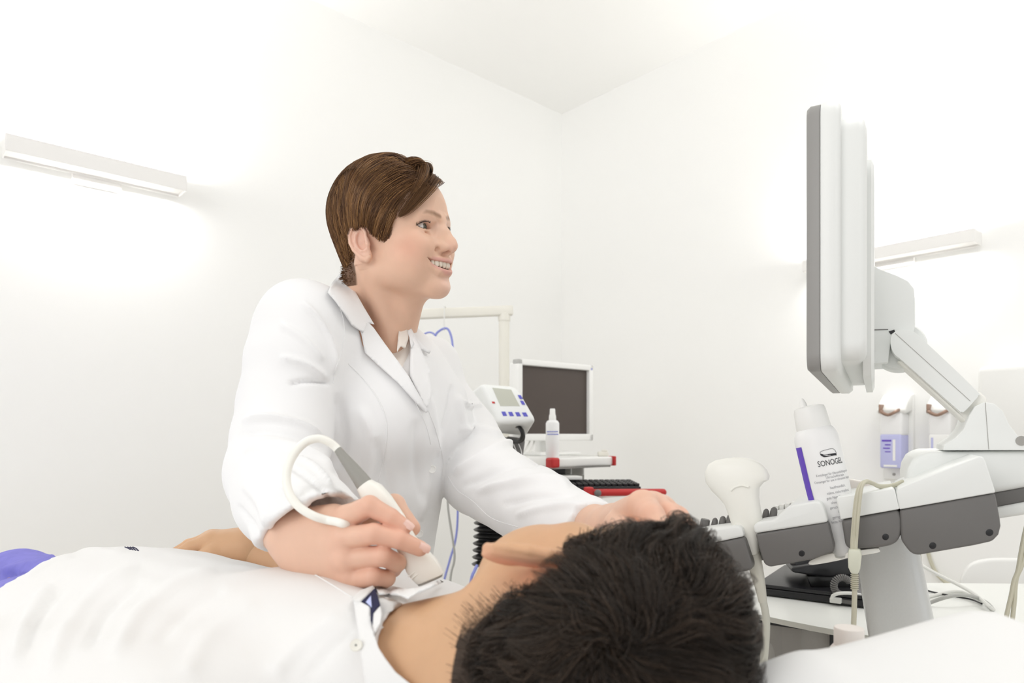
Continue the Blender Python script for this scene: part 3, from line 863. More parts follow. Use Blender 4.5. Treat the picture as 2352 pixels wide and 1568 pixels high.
MB().lathe(P(1134, 1010, 1.96), P(1134, 1200, 1.90) - P(1134, 1010, 1.96), [(.028, 0), (.028, .24)], 20).build('post', M['dgrey'], ug)
prof = []; z0 = P(1134, 1200, 1.84)[2]
nr = 7; pitch = 15.6 / 1568 * 1.84
bz0 = P(1130, 1303, 1.84)
for i in range(nr):
    h = i * pitch
    prof += [(.040, h), (.052, h + pitch * .18), (.056, h + pitch * .42), (.052, h + pitch * .62), (.040, h + pitch * .95)]
ax_ = nrm(P(1136, 1180, 1.86) - P(1130, 1303, 1.84))
MB().lathe(bz0, ax_, prof, 40).build('bellows', M['rubber'], ug)
MB().lathe(bz0 * np.array([1, 1, 0]) + np.array([0, 0, .03]), (0, 0, 1), [(.032, 0), (.032, bz0[2] - .02)], 24).build('lower_post', M['shell'], ug)
MB().lathe(bz0 * np.array([1, 1, 0]), (0, 0, 1), [(.20, 0), (.20, .02), (.1, .035), (.04, .045)], 32).build('base', M['dgrey'], ug)
MB().tube([P(1096, 1298, 1.80), P(1090, 1310, 1.79), P(1082, 1335, 1.79), P(1075, 1420, 1.82), P(1070, 1600, 1.85)], .0042, 8).build('blue_lead', M['tube_b'], ug)
# ------------------------------------------------------------------ the ultrasound machine
AX = np.array([0.471, 0.882, 0.0]); BX = np.array([0.882, -0.471, 0.0]); UP = np.array([0, 0, 1.0])
us = thing('ultrasound_machine', np.array([0.62, 1.0, 0.0]), 'grey ultrasound machine with swivel screen on an arm beside the patient', 'ultrasound machine')
RM = np.stack([BX, AX, UP], 1)
MZ0, MZ1 = P(1852, 852, .80)[2], P(1852, 233, .80)[2]
m0 = np.array([P(1852, 0, .80)[0], .80, 0.0])
def mon_pt(s, t, z): return m0 + AX * s + BX * t + UP * z
def round_rect(s0, s1, z0, z1, r, t, n=6):
    out = []
    for cx_, cz, a0 in ((s1 - r, z1 - r, 0), (s0 + r, z1 - r, 90), (s0 + r, z0 + r, 180), (s1 - r, z0 + r, 270)):
        for i in range(n + 1):
            a = math.radians(a0 + 90 * i / n); out.append(mon_pt(cx_ + r * math.cos(a), t, cz + r * math.sin(a)))
    return out
W = 0.50
def shell_loft(name, rows, mat, parent=us):
    mb = MB(); mb.loft([round_rect(*r) for r in rows]); return mb.build(name, mat, parent, ang=50)
b_ = shell_loft('screen_bezel', [(.003, W - .003, MZ0 + .003, MZ1 - .003, .018, 0), (0, W, MZ0, MZ1, .02, .004), (0, W, MZ0, MZ1, .02, .0145)], M['bezel'])
MB().prism([mon_pt(.025, -.0006, MZ0 + .03), mon_pt(W - .025, -.0006, MZ0 + .03), mon_pt(W - .025, -.0006, MZ1 - .025), mon_pt(.025, -.0006, MZ1 - .025)], BX * .001, 0).build('screen', M['screen'], us, smooth=False)
shell_loft('front_shell', [(0.0005, W, MZ0 + .0005, MZ1, .02, .0150), (-.001, W + .001, MZ0 - .001, MZ1 + .001, .02, .018), (-.001, W + .001, MZ0 - .001, MZ1 + .001, .02, .030), (.004, W - .004, MZ0 + .004, MZ1 - .004, .02, .036)], M['shell'])
shell_loft('back_housing', [(.012, W - .012, MZ0 + .012, MZ1 - .018, .02, .033), (.012, W - .012, MZ0 + .012, MZ1 - .018, .02, .054), (.016, W - .016, MZ0 + .016, MZ1 - .022, .02, .060), (.022, W - .022, MZ0 + .022, MZ1 - .03, .02, .0625)], M['shell'])
shell_loft('back_panel', [(.06, W - .06, MZ0 - .004, MZ1 - .05, .03, .058), (.06, W - .06, MZ0 - .004, MZ1 - .05, .03, .067), (.066, W - .066, MZ0 + .004, MZ1 - .056, .03, .070)], M['shell'])
# yoke behind the screen
yc = mon_pt(.18, .066, 0)
def yk(px, py): return on_plane(px, py, yc, AX)
# profile drawn on the plane of the near cheek
prof = [(1979, 520), (1984, 520), (1987, 585), (1996, 602), (2020, 617), (2060, 632), (2086, 645), (2099, 662), (2102, 690), (2102, 746), (2099, 762), (2060, 760), (2045, 790), (2040, 832), (1979, 836)]
yoke = MB().prism([yk(*q) for q in prof], AX * .10, .006, 4, 25).build('yoke', M['shell'], us)
MB().prism([yk(*q) - AX * .0006 for q in ((1979, 757.5), (2040, 755.5), (2040, 757.5), (1979, 759.5))], AX * .101, 0).build('yoke_seam', M['dgrey'], yoke, smooth=False)
MB().prism([yk(*q) - AX * .0008 for q in ((2041, 761), (2054, 757), (2056, 762), (2046, 768))], AX * .02, 0).build('hinge_gap', M['black'], yoke, smooth=False)
hx = on_plane(2068, 795, yc + AX * .02, AX)
MB().lathe(hx, AX, [(0, 0), (.030, 0), (.032, .004), (.032, .056), (.030, .06), (0, .06)], 40).build('hinge', M['shell'], us)
# tilted arm
ac = yc - AX * .012
def ak(px, py): return on_plane(px, py, ac, AX)
armp = smooth_poly([(2046, 790), (2049, 768), (2066, 757), (2092, 759), (2118, 778), (2240, 893), (2247, 908), (2240, 918), (2216, 944), (2208, 945), (2196, 937), (2076, 831), (2054, 812)], 4)
arm = MB().prism([ak(*q) for q in armp], AX * .072, .005, 4, 25).build('swing_arm', M['shell'], us)
gl = MB()
g0, g1 = ak(2056, 765) - AX * .0004, ak(2229, 921) - AX * .0004
gd = nrm(g1 - g0); gn = np.cross(gd, AX)
gl.prism([g0 - gn * .0003, g1 - gn * .0003, g1 + gn * .0003, g0 + gn * .0003], AX * .001, 0).build('arm_seam', M['mgrey'], arm, smooth=False)
kn = MB().prism([ak(*q) + AX * .012 for q in ((2060, 826), (2076, 824), (2205, 940), (2252, 896), (2272, 915), (2240, 985), (2216, 966))], AX * .05, .004, 3)
kn.build('arm_underside', M['shell_warm'], us)
hc = yc - AX * .02
def hkp(px, py, o=0.0): return on_plane(px, py, hc + AX * o, AX)
hump = [(2166, 1034), (2168, 1022), (2196, 1004), (2214, 984), (2226, 955), (2240, 933), (2262, 923), (2284, 927), (2303, 943), (2318, 975), (2340, 1003), (2372, 1022), (2420, 1030), (2420, 1034)]
hb = MB().prism([hkp(*q) for q in hump], AX * .12, .006, 4, 25).build('arm_base', M['shell'], us)
s0, s1 = hkp(2263, 924) - AX * .0004, hkp(2271, 1032) - AX * .0004
MB().prism([s0 - BX * .0003, s0 + BX * .0003, s1 + BX * .0003, s1 - BX * .0003], AX * .001, 0).build('base_seam', M['mgrey'], hb, smooth=False)
MB().lathe(hkp(2346, 1012) - AX * .0006, AX, [(0, 0), (.006, 0), (.006, .003)], 16).build('screw_hole', M['mgrey'], hb)
# console: outlines on its front plane
fc = P(1900, 1200, .85)
def ck(px, py, o=0.0): return on_plane(px, py, fc + AX * o, AX)
def block(name, pts, depth, mat, bev=.004, o=0.0, parent=us, seg=4, ang=25):
    return MB().prism([ck(*q, o) for q in pts], AX * depth, bev, seg, ang).build(name, mat, parent)
bodyp = smooth_poly([(2078, 1090), (2090, 1060), (2110, 1041), (2140, 1036), (2360, 1034), (2420, 1040), (2430, 1110), (2300, 1128), (2120, 1140), (2085, 1130)], 3)
block('machine_body', [(2080, 1100), (2084, 1076), (2096, 1054), (2112, 1042), (2136, 1037), (2420, 1034), (2420, 1108), (2280, 1133), (2084, 1160)], .26, M['shell'], .008, .10)
block('body_band', [(2250, 1136), (2420, 1104), (2420, 1140), (2250, 1172)], .24, M['dgrey'], .003, .108)
block('body_underside', [(2250, 1172), (2420, 1140), (2420, 1172), (2292, 1192), (2250, 1194)], .24, M['shell'], .005, .105)
lights = [
    ('console_top', [(1560, 1240), (1575, 1225), (1612, 1217), (1690, 1207), (1699, 1208), (1704, 1214), (1709, 1232), (1560, 1263)]),
    ('console_top', [(1734, 1225), (1729, 1209), (1738, 1199), (1777, 1194), (1792, 1180), (1810, 1162), (1873, 1150), (1886, 1154), (1892, 1166), (1902, 1199)]),
    ('console_top', [(1931, 1193), (1921, 1146), (1924, 1141), (2050, 1121), (2056, 1126), (2066, 1169)]),
    ('console_end', [(2066, 1170), (2058, 1132), (2062, 1122), (2074, 1116), (2250, 1047), (2258, 1049), (2264, 1060), (2287, 1131)]),
]
for nm, p in lights: block(nm, p, .16, M['shell'], .0035)
darks = [
    ('console_shell', [(1560, 1264), (1708, 1233), (1712, 1240), (1729, 1298), (1726, 1308), (1712, 1312), (1560, 1340)]),
    ('console_shell', [(1735, 1226), (1901, 1199), (1904, 1205), (1917, 1258), (1914, 1268), (1864, 1285), (1768, 1302), (1756, 1296), (1748, 1276)]),
    ('console_shell', [(1932, 1194), (2065, 1170), (2071, 1192), (2071, 1215), (2067, 1236), (2054, 1251), (2026, 1257), (1948, 1262), (1941, 1248)]),
    ('end_shell', [(2066, 1171), (2286, 1132), (2297, 1190), (2299, 1208), (2294, 1228), (2280, 1243), (2240, 1252), (2108, 1275), (2094, 1271), (2084, 1260), (2076, 1249), (2070, 1240)]),
]
for i, (nm, p) in enumerate(darks):
    ob = block(nm, p, .15, M['dgrey'], .006, .0015)
    for (x, y) in {1: [(1842, 1270)], 2: [(2034, 1232)], 3: [(2142, 1252), (2272, 1222)]}.get(i, []):
        MB().ball(ck(x, y, .0040), (.0072, .0029, .0082), RM @ rot((0, 1, 0), 20)).build('screw_recess', M['black'], ob)
MB().prism([ck(x, y, .075) for x, y in ((1560, 1270), (2060, 1185), (2060, 1235), (1560, 1320))], AX * .17, .004).build('console_core', M['dgrey'], us)
# top deck of keys, seen just over the rim
MB().prism([ck(x, y, .165) for x, y in ((1590, 1232), (2060, 1130), (2060, 1185), (1590, 1280))], AX * .10, .004).build('key_deck', M['shell_warm'], us)
for x in range(1784, 1850, 13):
    MB().box(ck(x, 1168 - (x - 1784) * .20, .17), (.0062, .02, .011), .001, RM).build('key', M['white'], us)
MB().prism([ck(*q, .17) for q in ((1812, 1163), (1822, 1154), (1856, 1147), (1868, 1151), (1868, 1163))], AX * .02, .001).build('flip_key', M['dgrey'], us)
MB().box(ck(1976, 1122, .14), (.036, .03, .022), .003, RM @ rot((0, 1, 0), 9)).build('raised_key_block', M['jar'], us)
MB().prism([ck(*q, .12) for q in ((1930, 1152), (2040, 1124), (2040, 1140), (1930, 1164))], AX * .02, .001).build('slot_strip', M['black'], us)
# slider knobs
for (x, y, w_, h_) in ((1617, 1203, 23, 22), (1640, 1199, 15, 22), (1658, 1195, 16, 22), (1674, 1191, 15, 22), (1757, 1180, 15, 24), (1775, 1176, 17, 24)):
    k_ = 0.93 / 1568; b0 = ck(x, y + h_ * .5, .06); kn = nrm(UP + BX * .16)
    if w_ > 20: pr_ = [(0, 0), (w_ * .5 * k_, 0), (w_ * .48 * k_, h_ * k_), (w_ * .40 * k_, (h_ + 2) * k_), (0, (h_ + 2) * k_)]
    else: pr_ = [(0, 0), (w_ * .5 * k_, 0), (w_ * .48 * k_, h_ * .55 * k_), (w_ * .40 * k_, h_ * .85 * k_), (w_ * .2 * k_, h_ * k_), (0, (h_ + 1) * k_)]
    kb_ = MB().lathe(b0, kn, pr_, 20).build('slider_knob', M['dgrey'], us)
    MB().lathe(b0 - kn * .012, kn, [(.0015, 0), (.0015, .012)], 8).build('knob_stem', M['black'], kb_)
block('bottle_holder', smooth_poly([(1858, 1290), (1880, 1279), (1912, 1270), (1920, 1281), (1940, 1281), (1948, 1268), (2010, 1259), (2020, 1262), (2016, 1269), (1955, 1279), (1925, 1287), (1866, 1297)], 3), .06, M['shell_warm'], .002, .012)
# column and base
def column_ring(cx, cy, hw, d, hd):
    c = P(cx, cy, d); k_ = d / 1568; out = []
    for t in np.linspace(0, 2 * math.pi, 40, endpoint=False):
        e = .55
        u = math.copysign(abs(math.cos(t)) ** e, math.cos(t)); v = math.copysign(abs(math.sin(t)) ** e, math.sin(t))
        out.append(c + BX * u * hw * k_ + AX * v * hd)
    return out
MB().loft([column_ring(2030, 1225, 66, .97, .045), column_ring(2036, 1262, 66, .97, .045), column_ring(2072, 1455, 70, .97, .045), column_ring(2110, 1640, 74, .97, .045), column_ring(2180, 1950, 80, .98, .05), column_ring(2260, 2400, 84, 1.0, .055)]).build('column', M['column'], us)
bs = P(2262, 2450, 1.0); MB().box(np.array([bs[0], bs[1], .12]), (.34, .5, .14), .03, RM).build('base', M['shell'], us)
for sx_ in (-1, 1):
    for sy_ in (-1, 1):
        q = np.array([bs[0], bs[1], .05]) + BX * .14 * sx_ + AX * .2 * sy_
        MB().lathe(q - BX * .015, BX, [(0, 0), (.048, 0), (.05, .004), (.05, .026), (.048, .03), (0, .03)], 24).build('caster', M['black'], us)

# ------------------------------------------------------------------ spare curved probe standing in its slot
cp = thing('curved_probe', ck(1730, 1268, .03), 'ivory curved ultrasound probe standing in the console slot left of the bottle', 'ultrasound probe')
def sect_loft(axis_pts, hw, th, o, n=28, ex=.75, tilt=None):
    """rings across an outline: axis in px, half widths in px, half thickness in m"""
    rings = []; m = len(axis_pts)
    A = [ck(x, y, o) for x, y in axis_pts]
    for i in range(m):
        t = nrm(A[min(i + 1, m - 1)] - A[max(i - 1, 0)])
        w = nrm(np.cross(AX, t)); k_ = A[i][1] / 1568
        rg = []
        for q in np.linspace(0, 2 * math.pi, n, endpoint=False):
            u = math.copysign(abs(math.cos(q)) ** ex, math.cos(q)); v = math.copysign(abs(math.sin(q)) ** ex, math.sin(q))
            rg.append(A[i] + w * u * hw[i] * k_ + AX * v * th[i])
        rings.append(rg)
    return MB().loft(rings)
axp = [(1694, 1050), (1694, 1053), (1694, 1060), (1693, 1072), (1692, 1088), (1692, 1104), (1694, 1118), (1698, 1132), (1704, 1150), (1710, 1175), (1716, 1200), (1721, 1225), (1726, 1250), (1730, 1268), (1731, 1272)]
hw = [8, 30, 50, 65, 72, 70, 58, 46, 39, 36, 34, 26, 18, 13, 11]
th = [.003, .007, .010, .012, .0135, .0145, .015, .0155, .016, .016, .0155, .014, .012, .010, .009]
sect_loft(axp, hw, th, .028).build('probe_body', M['probe'], cp)
gr = [ck(x, y, .0) for x, y in smooth_poly([(1674, 1128), (1686, 1119), (1702, 1116), (1716, 1120)], 4, False)]
MB().tube([g + AX * .0125 for g in gr], .0016, 8, smooth=False).build('grip_ridge', M['probe'], cp)
sect_loft([(1730, 1266), (1733, 1290), (1741, 1325), (1748, 1355), (1752, 1382)], [14, 16, 14, 11, 9], [.009, .010, .008, .006, .005], .030).build('strain_relief', material('ivory_grey_plastic', (.66, .65, .58), .4), cp)
MB().tube([ck(1751, 1376, .03), ck(1757, 1400, .03), ck(1760, 1430, .03), ck(1758, 1480, .03), ck(1753, 1540, .03), ck(1748, 1700, .03)], .0050, 12).build('probe_cable', material('ivory_grey_cable', (.63, .63, .56), .45), cp)

# ------------------------------------------------------------------ gel bottle
gb0, gb1 = ck(1938, 1272, .045), ck(1871, 992, .045)
gel = thing('gel_bottle', gb0, 'white contact gel bottle with violet stripe and printed text in the console slot', 'bottle')
ga = nrm(gb1 - gb0); GL = np.linalg.norm(gb1 - gb0); kk = .90 / 1568; rb = 47 * kk
grr = nrm(np.cross(ga, np.cross(np.array([0, 0, EYE]) - gb0, ga)))      # towards the viewer, square to the axis
gside = np.cross(ga, grr)
if gside[0] < 0: gside = -gside
MB().lathe(gb0, ga, [(0, 0), (rb * .8, 0), (rb * .9, .004), (rb * .92, .05), (rb, GL * .55), (rb, GL - .008), (rb * .96, GL - .003), (rb * .85, GL + .003), (rb * .72, GL + .006), (0, GL + .007)], 48).build('bottle_body', M['bottle'], gel)
cap0 = gb0 + ga * (GL + .004)
MB().lathe(cap0, ga, [(0, 0), (36 * kk, 0), (37 * kk, .002), (34.5 * kk, .024), (32 * kk, .029), (22 * kk, .031), (0, .032)], 48).build('cap', M['white'], gel)
MB().lathe(cap0 + ga * .030 - gside * .006, ga, [(0, 0), (9 * kk, 0), (7.5 * kk, .006), (4.5 * kk, .011), (3 * kk, .0125), (0, .013)], 24).build('nozzle', M['white'], gel)
def cyl(ang, h, lift=.0004):
    """point on the bottle wall: angle from the viewer direction (to the right), height"""
    r = (rb if h > GL * .55 else rb * (.92 + .08 * max(h, 0) / (GL * .55))) + lift
    return gb0 + ga * h + (grr * math.cos(ang) + gside * math.sin(ang)) * r
def wrap_text(body, size, ang, h, mat, name, parent, align='CENTER', shear=0.0, squash=1.0):
    cu = bpy.data.curves.new('txt', 'FONT'); cu.body = body; cu.size = size; cu.align_x = align; cu.shear = shear; cu.resolution_u = 3
    ob = bpy.data.objects.new('txt', cu); scene.collection.objects.link(ob)
    me = bpy.data.meshes.new_from_object(ob.evaluated_get(bpy.context.evaluated_depsgraph_get()))
    V = [cyl(ang + v.co.x * squash / rb, h + v.co.y, .0005) for v in me.vertices]; F = [list(p.vertices) for p in me.polygons]
    bpy.data.objects.remove(ob); bpy.data.meshes.remove(me); bpy.data.curves.remove(cu)
    if F: return mesh_obj(name, V, F, mat, parent, smooth=False)
lines = [('SONOGEL', .0104, .72, M['ink']), ('Kontaktgel für Ultraschalldiagnostik', .0044, .645, M['ink_grey']), ('Ultraschalltherapie', .0044, .619, M['ink_grey']), ('Contactgel for use in ultrasonic diagnostic', .0044, .593, M['ink_grey']),
    ('hautfreundlich,', .0047, .535, M['ink_grey']), ('viskos, nicht tropfend,', .0047, .495, M['ink_grey']), ('gute Netz-Eigenschaften,', .0047, .457, M['ink_grey']), ('ohne Formaldehyd,', .0047, .418, M['ink_grey']), ('geruchsneutral, fettfrei', .0047, .380, M['ink_grey']),
    ('bakterizid,', .0047, .342, M['ink_grey']), ('geringe Austrocknung,', .0047, .304, M['ink_grey']), ('beste Ankoppelungswerte', .0047, .268, M['ink_grey']), ('Wir', .0047, .19, M['ink_grey']), ('Klasse', .0047, .16, M['ink_grey']), ('unter', .0047, .13, M['ink_grey']), ('Zur äußer', .0047, .02, M['ink_grey'])]
for i, (t_, s_, hf, m_) in enumerate(lines):
    wrap_text(t_, s_, .46 if i else .42, GL * hf, m_, 'printed_line', gel, squash=.72 if i else .70)
def cyl_strip(a0, a1, h0, h1, name, mat, lift=.0005, n=8):
    V = []; F = []
    for j in range(n + 1):
        for i in range(n + 1): V.append(cyl(a0 + (a1 - a0) * i / n, h0 + (h1 - h0) * j / n, lift))
    for j in range(n):
        for i in range(n): F.append([j * (n + 1) + i, j * (n + 1) + i + 1, (j + 1) * (n + 1) + i + 1, (j + 1) * (n + 1) + i])
    return mesh_obj(name, V, F, mat, gel)
cyl_strip(-1.32, -.80, GL * .02, GL * .90, 'violet_stripe', M['violet'])
# swoosh mark over the name
def swoosh(pts, name, mat):
    q = smooth_poly(pts, 5); V = [cyl(.42 + x * .72 / rb, GL * .715 + y * .78, .0006) for x, y in q]
    return mesh_obj(name, V, [list(range(len(V)))], mat, gel, smooth=False)
s0_ = .0013
swoosh([(-.0150, .0220), (-.0148, .0192), (-.0120, .0165), (-.008, .0150), (.009, .0150), (.0115, .0140), (.0125, .0165), (.0095, .0185), (-.006, .0190), (-.012, .0205)], 'logo_mark', M['ink'])
oq = smooth_poly([(-.0150, .0222), (-.0135, .0250), (-.006, .0262), (.006, .0265), (.011, .0240), (.0128, .0200), (.0125, .0165)], 5, False)
MB().tube([cyl(.42 + x * .72 / rb, GL * .715 + y * .78, .0004) for x, y in oq], .00022, 5, smooth=False).build('logo_outline', M['ink'], gel)

# ------------------------------------------------------------------ lead bundle with connector, looped over the console
lead = thing('connector_lead', ck(1962, 1262, -.012), 'bundle of khaki leads ending in a pale connector hung over the console rim', 'cable')
for j, (o1, o2, zz_) in enumerate(((-5, 0, 0), (-1.5, .003, 2), (2, .0, 4), (5, .004, 1))):
    pts = [ck(2073, 1104 + zz_, .06), ck(2050, 1113 + zz_, .04), ck(2022, 1115 + zz_, .02), ck(2003, 1108 + zz_ * .6, .0), ck(1990 + o1 * .2, 1104 + zz_, -.010), ck(1977 + o1 * .7, 1116, -.014 - o2), ck(1970 + o1, 1150, -.016 - o2), ck(1965 + o1, 1200, -.016 - o2), ck(1962 + o1, 1240, -.016), ck(1961 + o1 * .9, 1268, -.016)]
    MB().tube(pts, .0019, 8).build('lead', M['cable_c'], lead)
cn = MB()
cn.prism([ck(*q, -.026) for q in ((1949, 1262), (1976, 1264), (1979, 1278), (1976, 1306), (1971, 1319), (1955, 1318), (1948, 1303), (1947, 1276))], AX * .018, .002, 2)
cn.build('connector', material('pale_khaki_plastic', (.66, .67, .56), .45), lead)
rel = MB()
for j in range(8): rel.lathe(ck(1963, 1318 + j * 4.6, -.017), ck(1963, 1322, 0) - ck(1963, 1318, 0), [(.0030, 0), (.0045, .0004), (.0045, .0013), (.0030, .0017)], 12)
rel.lathe(ck(1963, 1316, -.017), ck(1963, 1350, 0) - ck(1963, 1316, 0), [(.0030, 0), (.0028, .021)], 12)
rel.build('strain_relief', M['cable_c'], lead)
MB().tube([ck(1963, 1352, -.017), ck(1962, 1400, -.017), ck(1960, 1450, -.017), ck(1959, 1500, -.017), ck(1957, 1640, -.01)], .0030, 10).build('main_cable', M['cable_c'], lead)
rl = thing('khaki_cable', ck(2340, 1330, .0), 'khaki cable pair hanging down at the right edge beside the machine', 'cable')
for pts in ([(2372, 1160), (2356, 1215), (2345, 1270), (2338, 1310), (2329, 1335), (2322, 1370), (2315, 1400), (2311, 1425), (2308, 1500)], [(2380, 1190), (2362, 1250), (2346, 1300), (2334, 1330), (2330, 1380), (2325, 1430), (2322, 1500)]):
    MB().tube([P(x, y, .80 + .0001 * i) for i, (x, y) in enumerate(pts)], .0024, 8).build('strand', M['cable_c'], rl)

# ------------------------------------------------------------------ the desk behind and the things on it
ZD = .73
desk = thing('desk', np.array([1.0, 1.45, 0]), 'white desk with curved front edge behind the ultrasound machine', 'desk')
front = [on_z(x, y, ZD) for x, y in ((1640, 1392), (1730, 1408), (1800, 1423), (1860, 1435), (1920, 1446), (1990, 1458), (2100, 1478), (2300, 1500), (2600, 1500))]
back = [on_z(x, y, ZD) for x, y in ((2700, 1345), (2352, 1340), (2100, 1338), (1900, 1338), (1740, 1338))]
outline = front + back
MB().prism([p - UP * .009 for p in outline], UP * .009, .0).build('desk_top', M['desk'], desk, smooth=False)
fb = MB(); 
ee = [p - UP * .0045 for p in front]
for a, b in zip(ee[:-1], ee[1:]):
    dxy = nrm((b - a) * np.array([1, 1, 0])); nn = np.cross(dxy, UP)
    fb.prism([a - UP * .0046, b - UP * .0046, b + UP * .0046, a + UP * .0046], nn * .0016, 0)
fb.build('edge_band', M['desk_edge'], desk, smooth=False)
for q in ((.62, 1.40), (1.15, 1.36), (1.55, 1.28)):
    MB().lathe((q[0], q[1], 0), UP, [(.025, 0), (.025, ZD - .009)], 20).build('leg', M['shell'], desk)
lt = thing('laptop', on_z(1850, 1372, ZD), 'closed black laptop lying on the white desk under the phone', 'laptop')
la, lb_ = on_z(1736, 1366, ZD), on_z(1992, 1399, ZD)
lu = nrm(lb_ - la); lv = np.cross(UP, lu); 
LL = np.linalg.norm(lb_ - la)
base_l = MB().prism([la + UP * .002, lb_ + UP * .002, lb_ + lv * .24 + UP * .002, la + lv * .24 + UP * .002], UP * .014, .003).build('laptop_base', M['black'], lt)
MB().prism([la + UP * .0165, lb_ + UP * .0165, lb_ + lv * .24 + UP * .0165, la + lv * .24 + UP * .0165], UP * .007, .002).build('laptop_lid', M['black'], lt)
RLp = np.stack([lu, lv, UP], 1)
MB().box(la + lu * (LL * .80) + UP * .009 + lv * .0002, (.030, .001, .007), 0, RLp).build('port', M['dgrey'], lt, smooth=False)
ph = thing('desk_phone', on_z(1880, 1340, ZD + .0237), 'black desk phone with coiled cord standing on the closed laptop', 'phone')
pc = np.array([P(1880, 0, 1.34)[0], 1.34, 0.0])
def phk(px, py, d=1.33): return P(px, py, d)
MB().prism([phk(*q) for q in ((1817, 1303), (1880, 1293), (1962, 1279), (1972, 1300), (1968, 1322), (1905, 1326), (1868, 1322), (1819, 1314))], np.array([.05, .17, -.012]), .005, 3).build('phone_body', M['black'], ph)
MB().prism([phk(*q, 1.335) for q in ((1852, 1322), (1968, 1318), (1970, 1352), (1862, 1350))], np.array([.05, .14, 0]), .004).build('phone_foot', M['rubber'], ph)
hs = MB(); hs.tube([phk(1822, 1298, 1.37), phk(1850, 1291, 1.37), phk(1900, 1284, 1.37), phk(1950, 1277, 1.37)], [.016, .012, .012, .016], 12).build('handset', M['black'], ph)
co = []
for i in range(240):
    a = i / 240; th_ = math.radians(-100 - 235 * a); c = phk(1934, 1345, 1.29)
    ctr_ = c + np.array([math.cos(th_), 0, math.sin(th_)]) * .0155
    q = i / 240 * 2 * math.pi * 20
    rad_ = np.array([math.cos(th_), 0, math.sin(th_)])
    co.append(ctr_ + rad_ * math.cos(q) * .0052 + np.array([0, 1.0, 0]) * math.sin(q) * .0052)
MB().tube(co, .0017, 6, smooth=False).build('coiled_cord', M['dgrey'], ph)
nc = thing('network_cable', on_z(1920, 1380, ZD), 'pale grey network cable with clear plug in the laptop edge', 'cable')
MB().box(P(1920, 1378, 1.285), (.020, .014, .010), .002, RLp).build('plug', M['cable_w'], nc)
MB().tube([P(1911, 1374, 1.28), P(1914, 1367, 1.275), P(1930, 1362, 1.27), P(1955, 1362, 1.27), P(1975, 1366, 1.275), P(2010, 1378, 1.29)], .0032, 10).build('cable_run', M['cable_w'], nc)
for nm, lab, pts, r_, m_ in (
    ('white_desk_cable', 'white cable sloping down to the desk right of the silver column', [P(2095, 1285, 1.45), P(2120, 1300, 1.44), P(2160, 1322, 1.41), P(2200, 1342, 1.37), P(2240, 1365, 1.30), P(2270, 1390, 1.24), P(2282, 1400, 1.243)], .0035, M['cable_w']),
    ('grey_desk_cable', 'light grey cable arching over the desk right of the silver column', [on_z(2090, 1402, ZD + .004), on_z(2130, 1386, ZD + .006), on_z(2170, 1372, ZD + .02), on_z(2205, 1366, ZD + .025), on_z(2240, 1371, ZD + .018), on_z(2266, 1384, ZD + .006), on_z(2280, 1398, ZD + .004)], .0036, M['cable_g']),
    ('pale_desk_cable', 'thin pale cable lying on the desk behind the grey one', [on_z(2090, 1380, ZD + .004), on_z(2130, 1370, ZD + .004), on_z(2180, 1359, ZD + .004), on_z(2215, 1360, ZD + .004), on_z(2260, 1382, ZD + .004)], .0030, M['cable_w']),
    ('black_desk_cable', 'thin black cable lying across the desk beside the column', [on_z(2100, 1345, ZD + .003), on_z(2124, 1354, ZD + .003), on_z(2150, 1361, ZD + .003), on_z(2190, 1369, ZD + .003), on_z(2230, 1376, ZD + .003), on_z(2255, 1386, ZD + .003)], .0018, M['black']),
    ('wall_cable', 'brown cable curving down the wall behind the desk', [rightwall(2130, 1262, .01), rightwall(2138, 1290, .01), rightwall(2152, 1318, .012), rightwall(2170, 1336, .015), rightwall(2200, 1362, .02), rightwall(2230, 1500, .02)], .006, M['cable_c'])):
    tag(MB().tube(pts, r_, 8).build(nm, m_, base=pts[0]), lab, 'cable')
tag(MB().tube([ck(2104, 1240, .2), ck(2109, 1280, .2), ck(2113, 1320, .2), ck(2116, 1350, .2), ck(2120, 1450, .2)], .0042, 10).build('machine_cable', M['cable_c'], base=ck(2104, 1240, .2)), 'dark khaki cable running down beside the silver column', 'cable')
ch = thing('chair', np.array([1.25, 1.66, 0]), 'white moulded chair pushed behind the desk at the right edge', 'chair')
cpts = smooth_poly([(2205, 1345), (2212, 1318), (2232, 1294), (2270, 1284), (2330, 1283), (2390, 1288), (2430, 1310), (2440, 1345), (2440, 1420), (2205, 1420)], 4)
MB().prism([P(x, y, 1.63) for x, y in cpts], np.array([.012, .022, 0]), .008).build('backrest', M['white'], ch)
sc_ = P(2320, 1420, 1.63); MB().box((sc_[0] + .02, 1.86, .44), (.44, .42, .03), .012).build('seat', M['white'], ch)
MB().box((sc_[0] + .0, 1.645, .53), (.10, .02, .22), .006).build('back_support', M['white'], ch)
for sx_ in (-1, 1):
    for y_ in (1.70, 2.02): MB().lathe((sc_[0] + .02 + sx_ * .18, y_, 0), UP, [(.012, 0), (.012, .43)], 12).build('leg', M['shell'], ch)
jr = P(1950, 1500, .62); jr[2] = .744
jar = thing('screw_jar', jr, 'pinkish white screw-cap jar standing before the desk behind the headrest', 'jar')
k_ = .62 / 1568
zj = lambda y: P(1950, y, .62)[2] - .745
MB().lathe(jr, UP, [(0, 0), (41 * k_, 0), (43 * k_, .004), (43 * k_, zj(1500)), (40 * k_, zj(1488)), (33 * k_, zj(1479)), (0, zj(1478))], 40).build('jar_body', M['jar'], jar)
MB().lathe(jr, UP, [(0, zj(1480)), (31 * k_, zj(1480)), (32 * k_, zj(1477)), (32 * k_, zj(1441)), (30.5 * k_, zj(1438)), (0, zj(1437))], 40).build('jar_cap', M['jar'], jar)
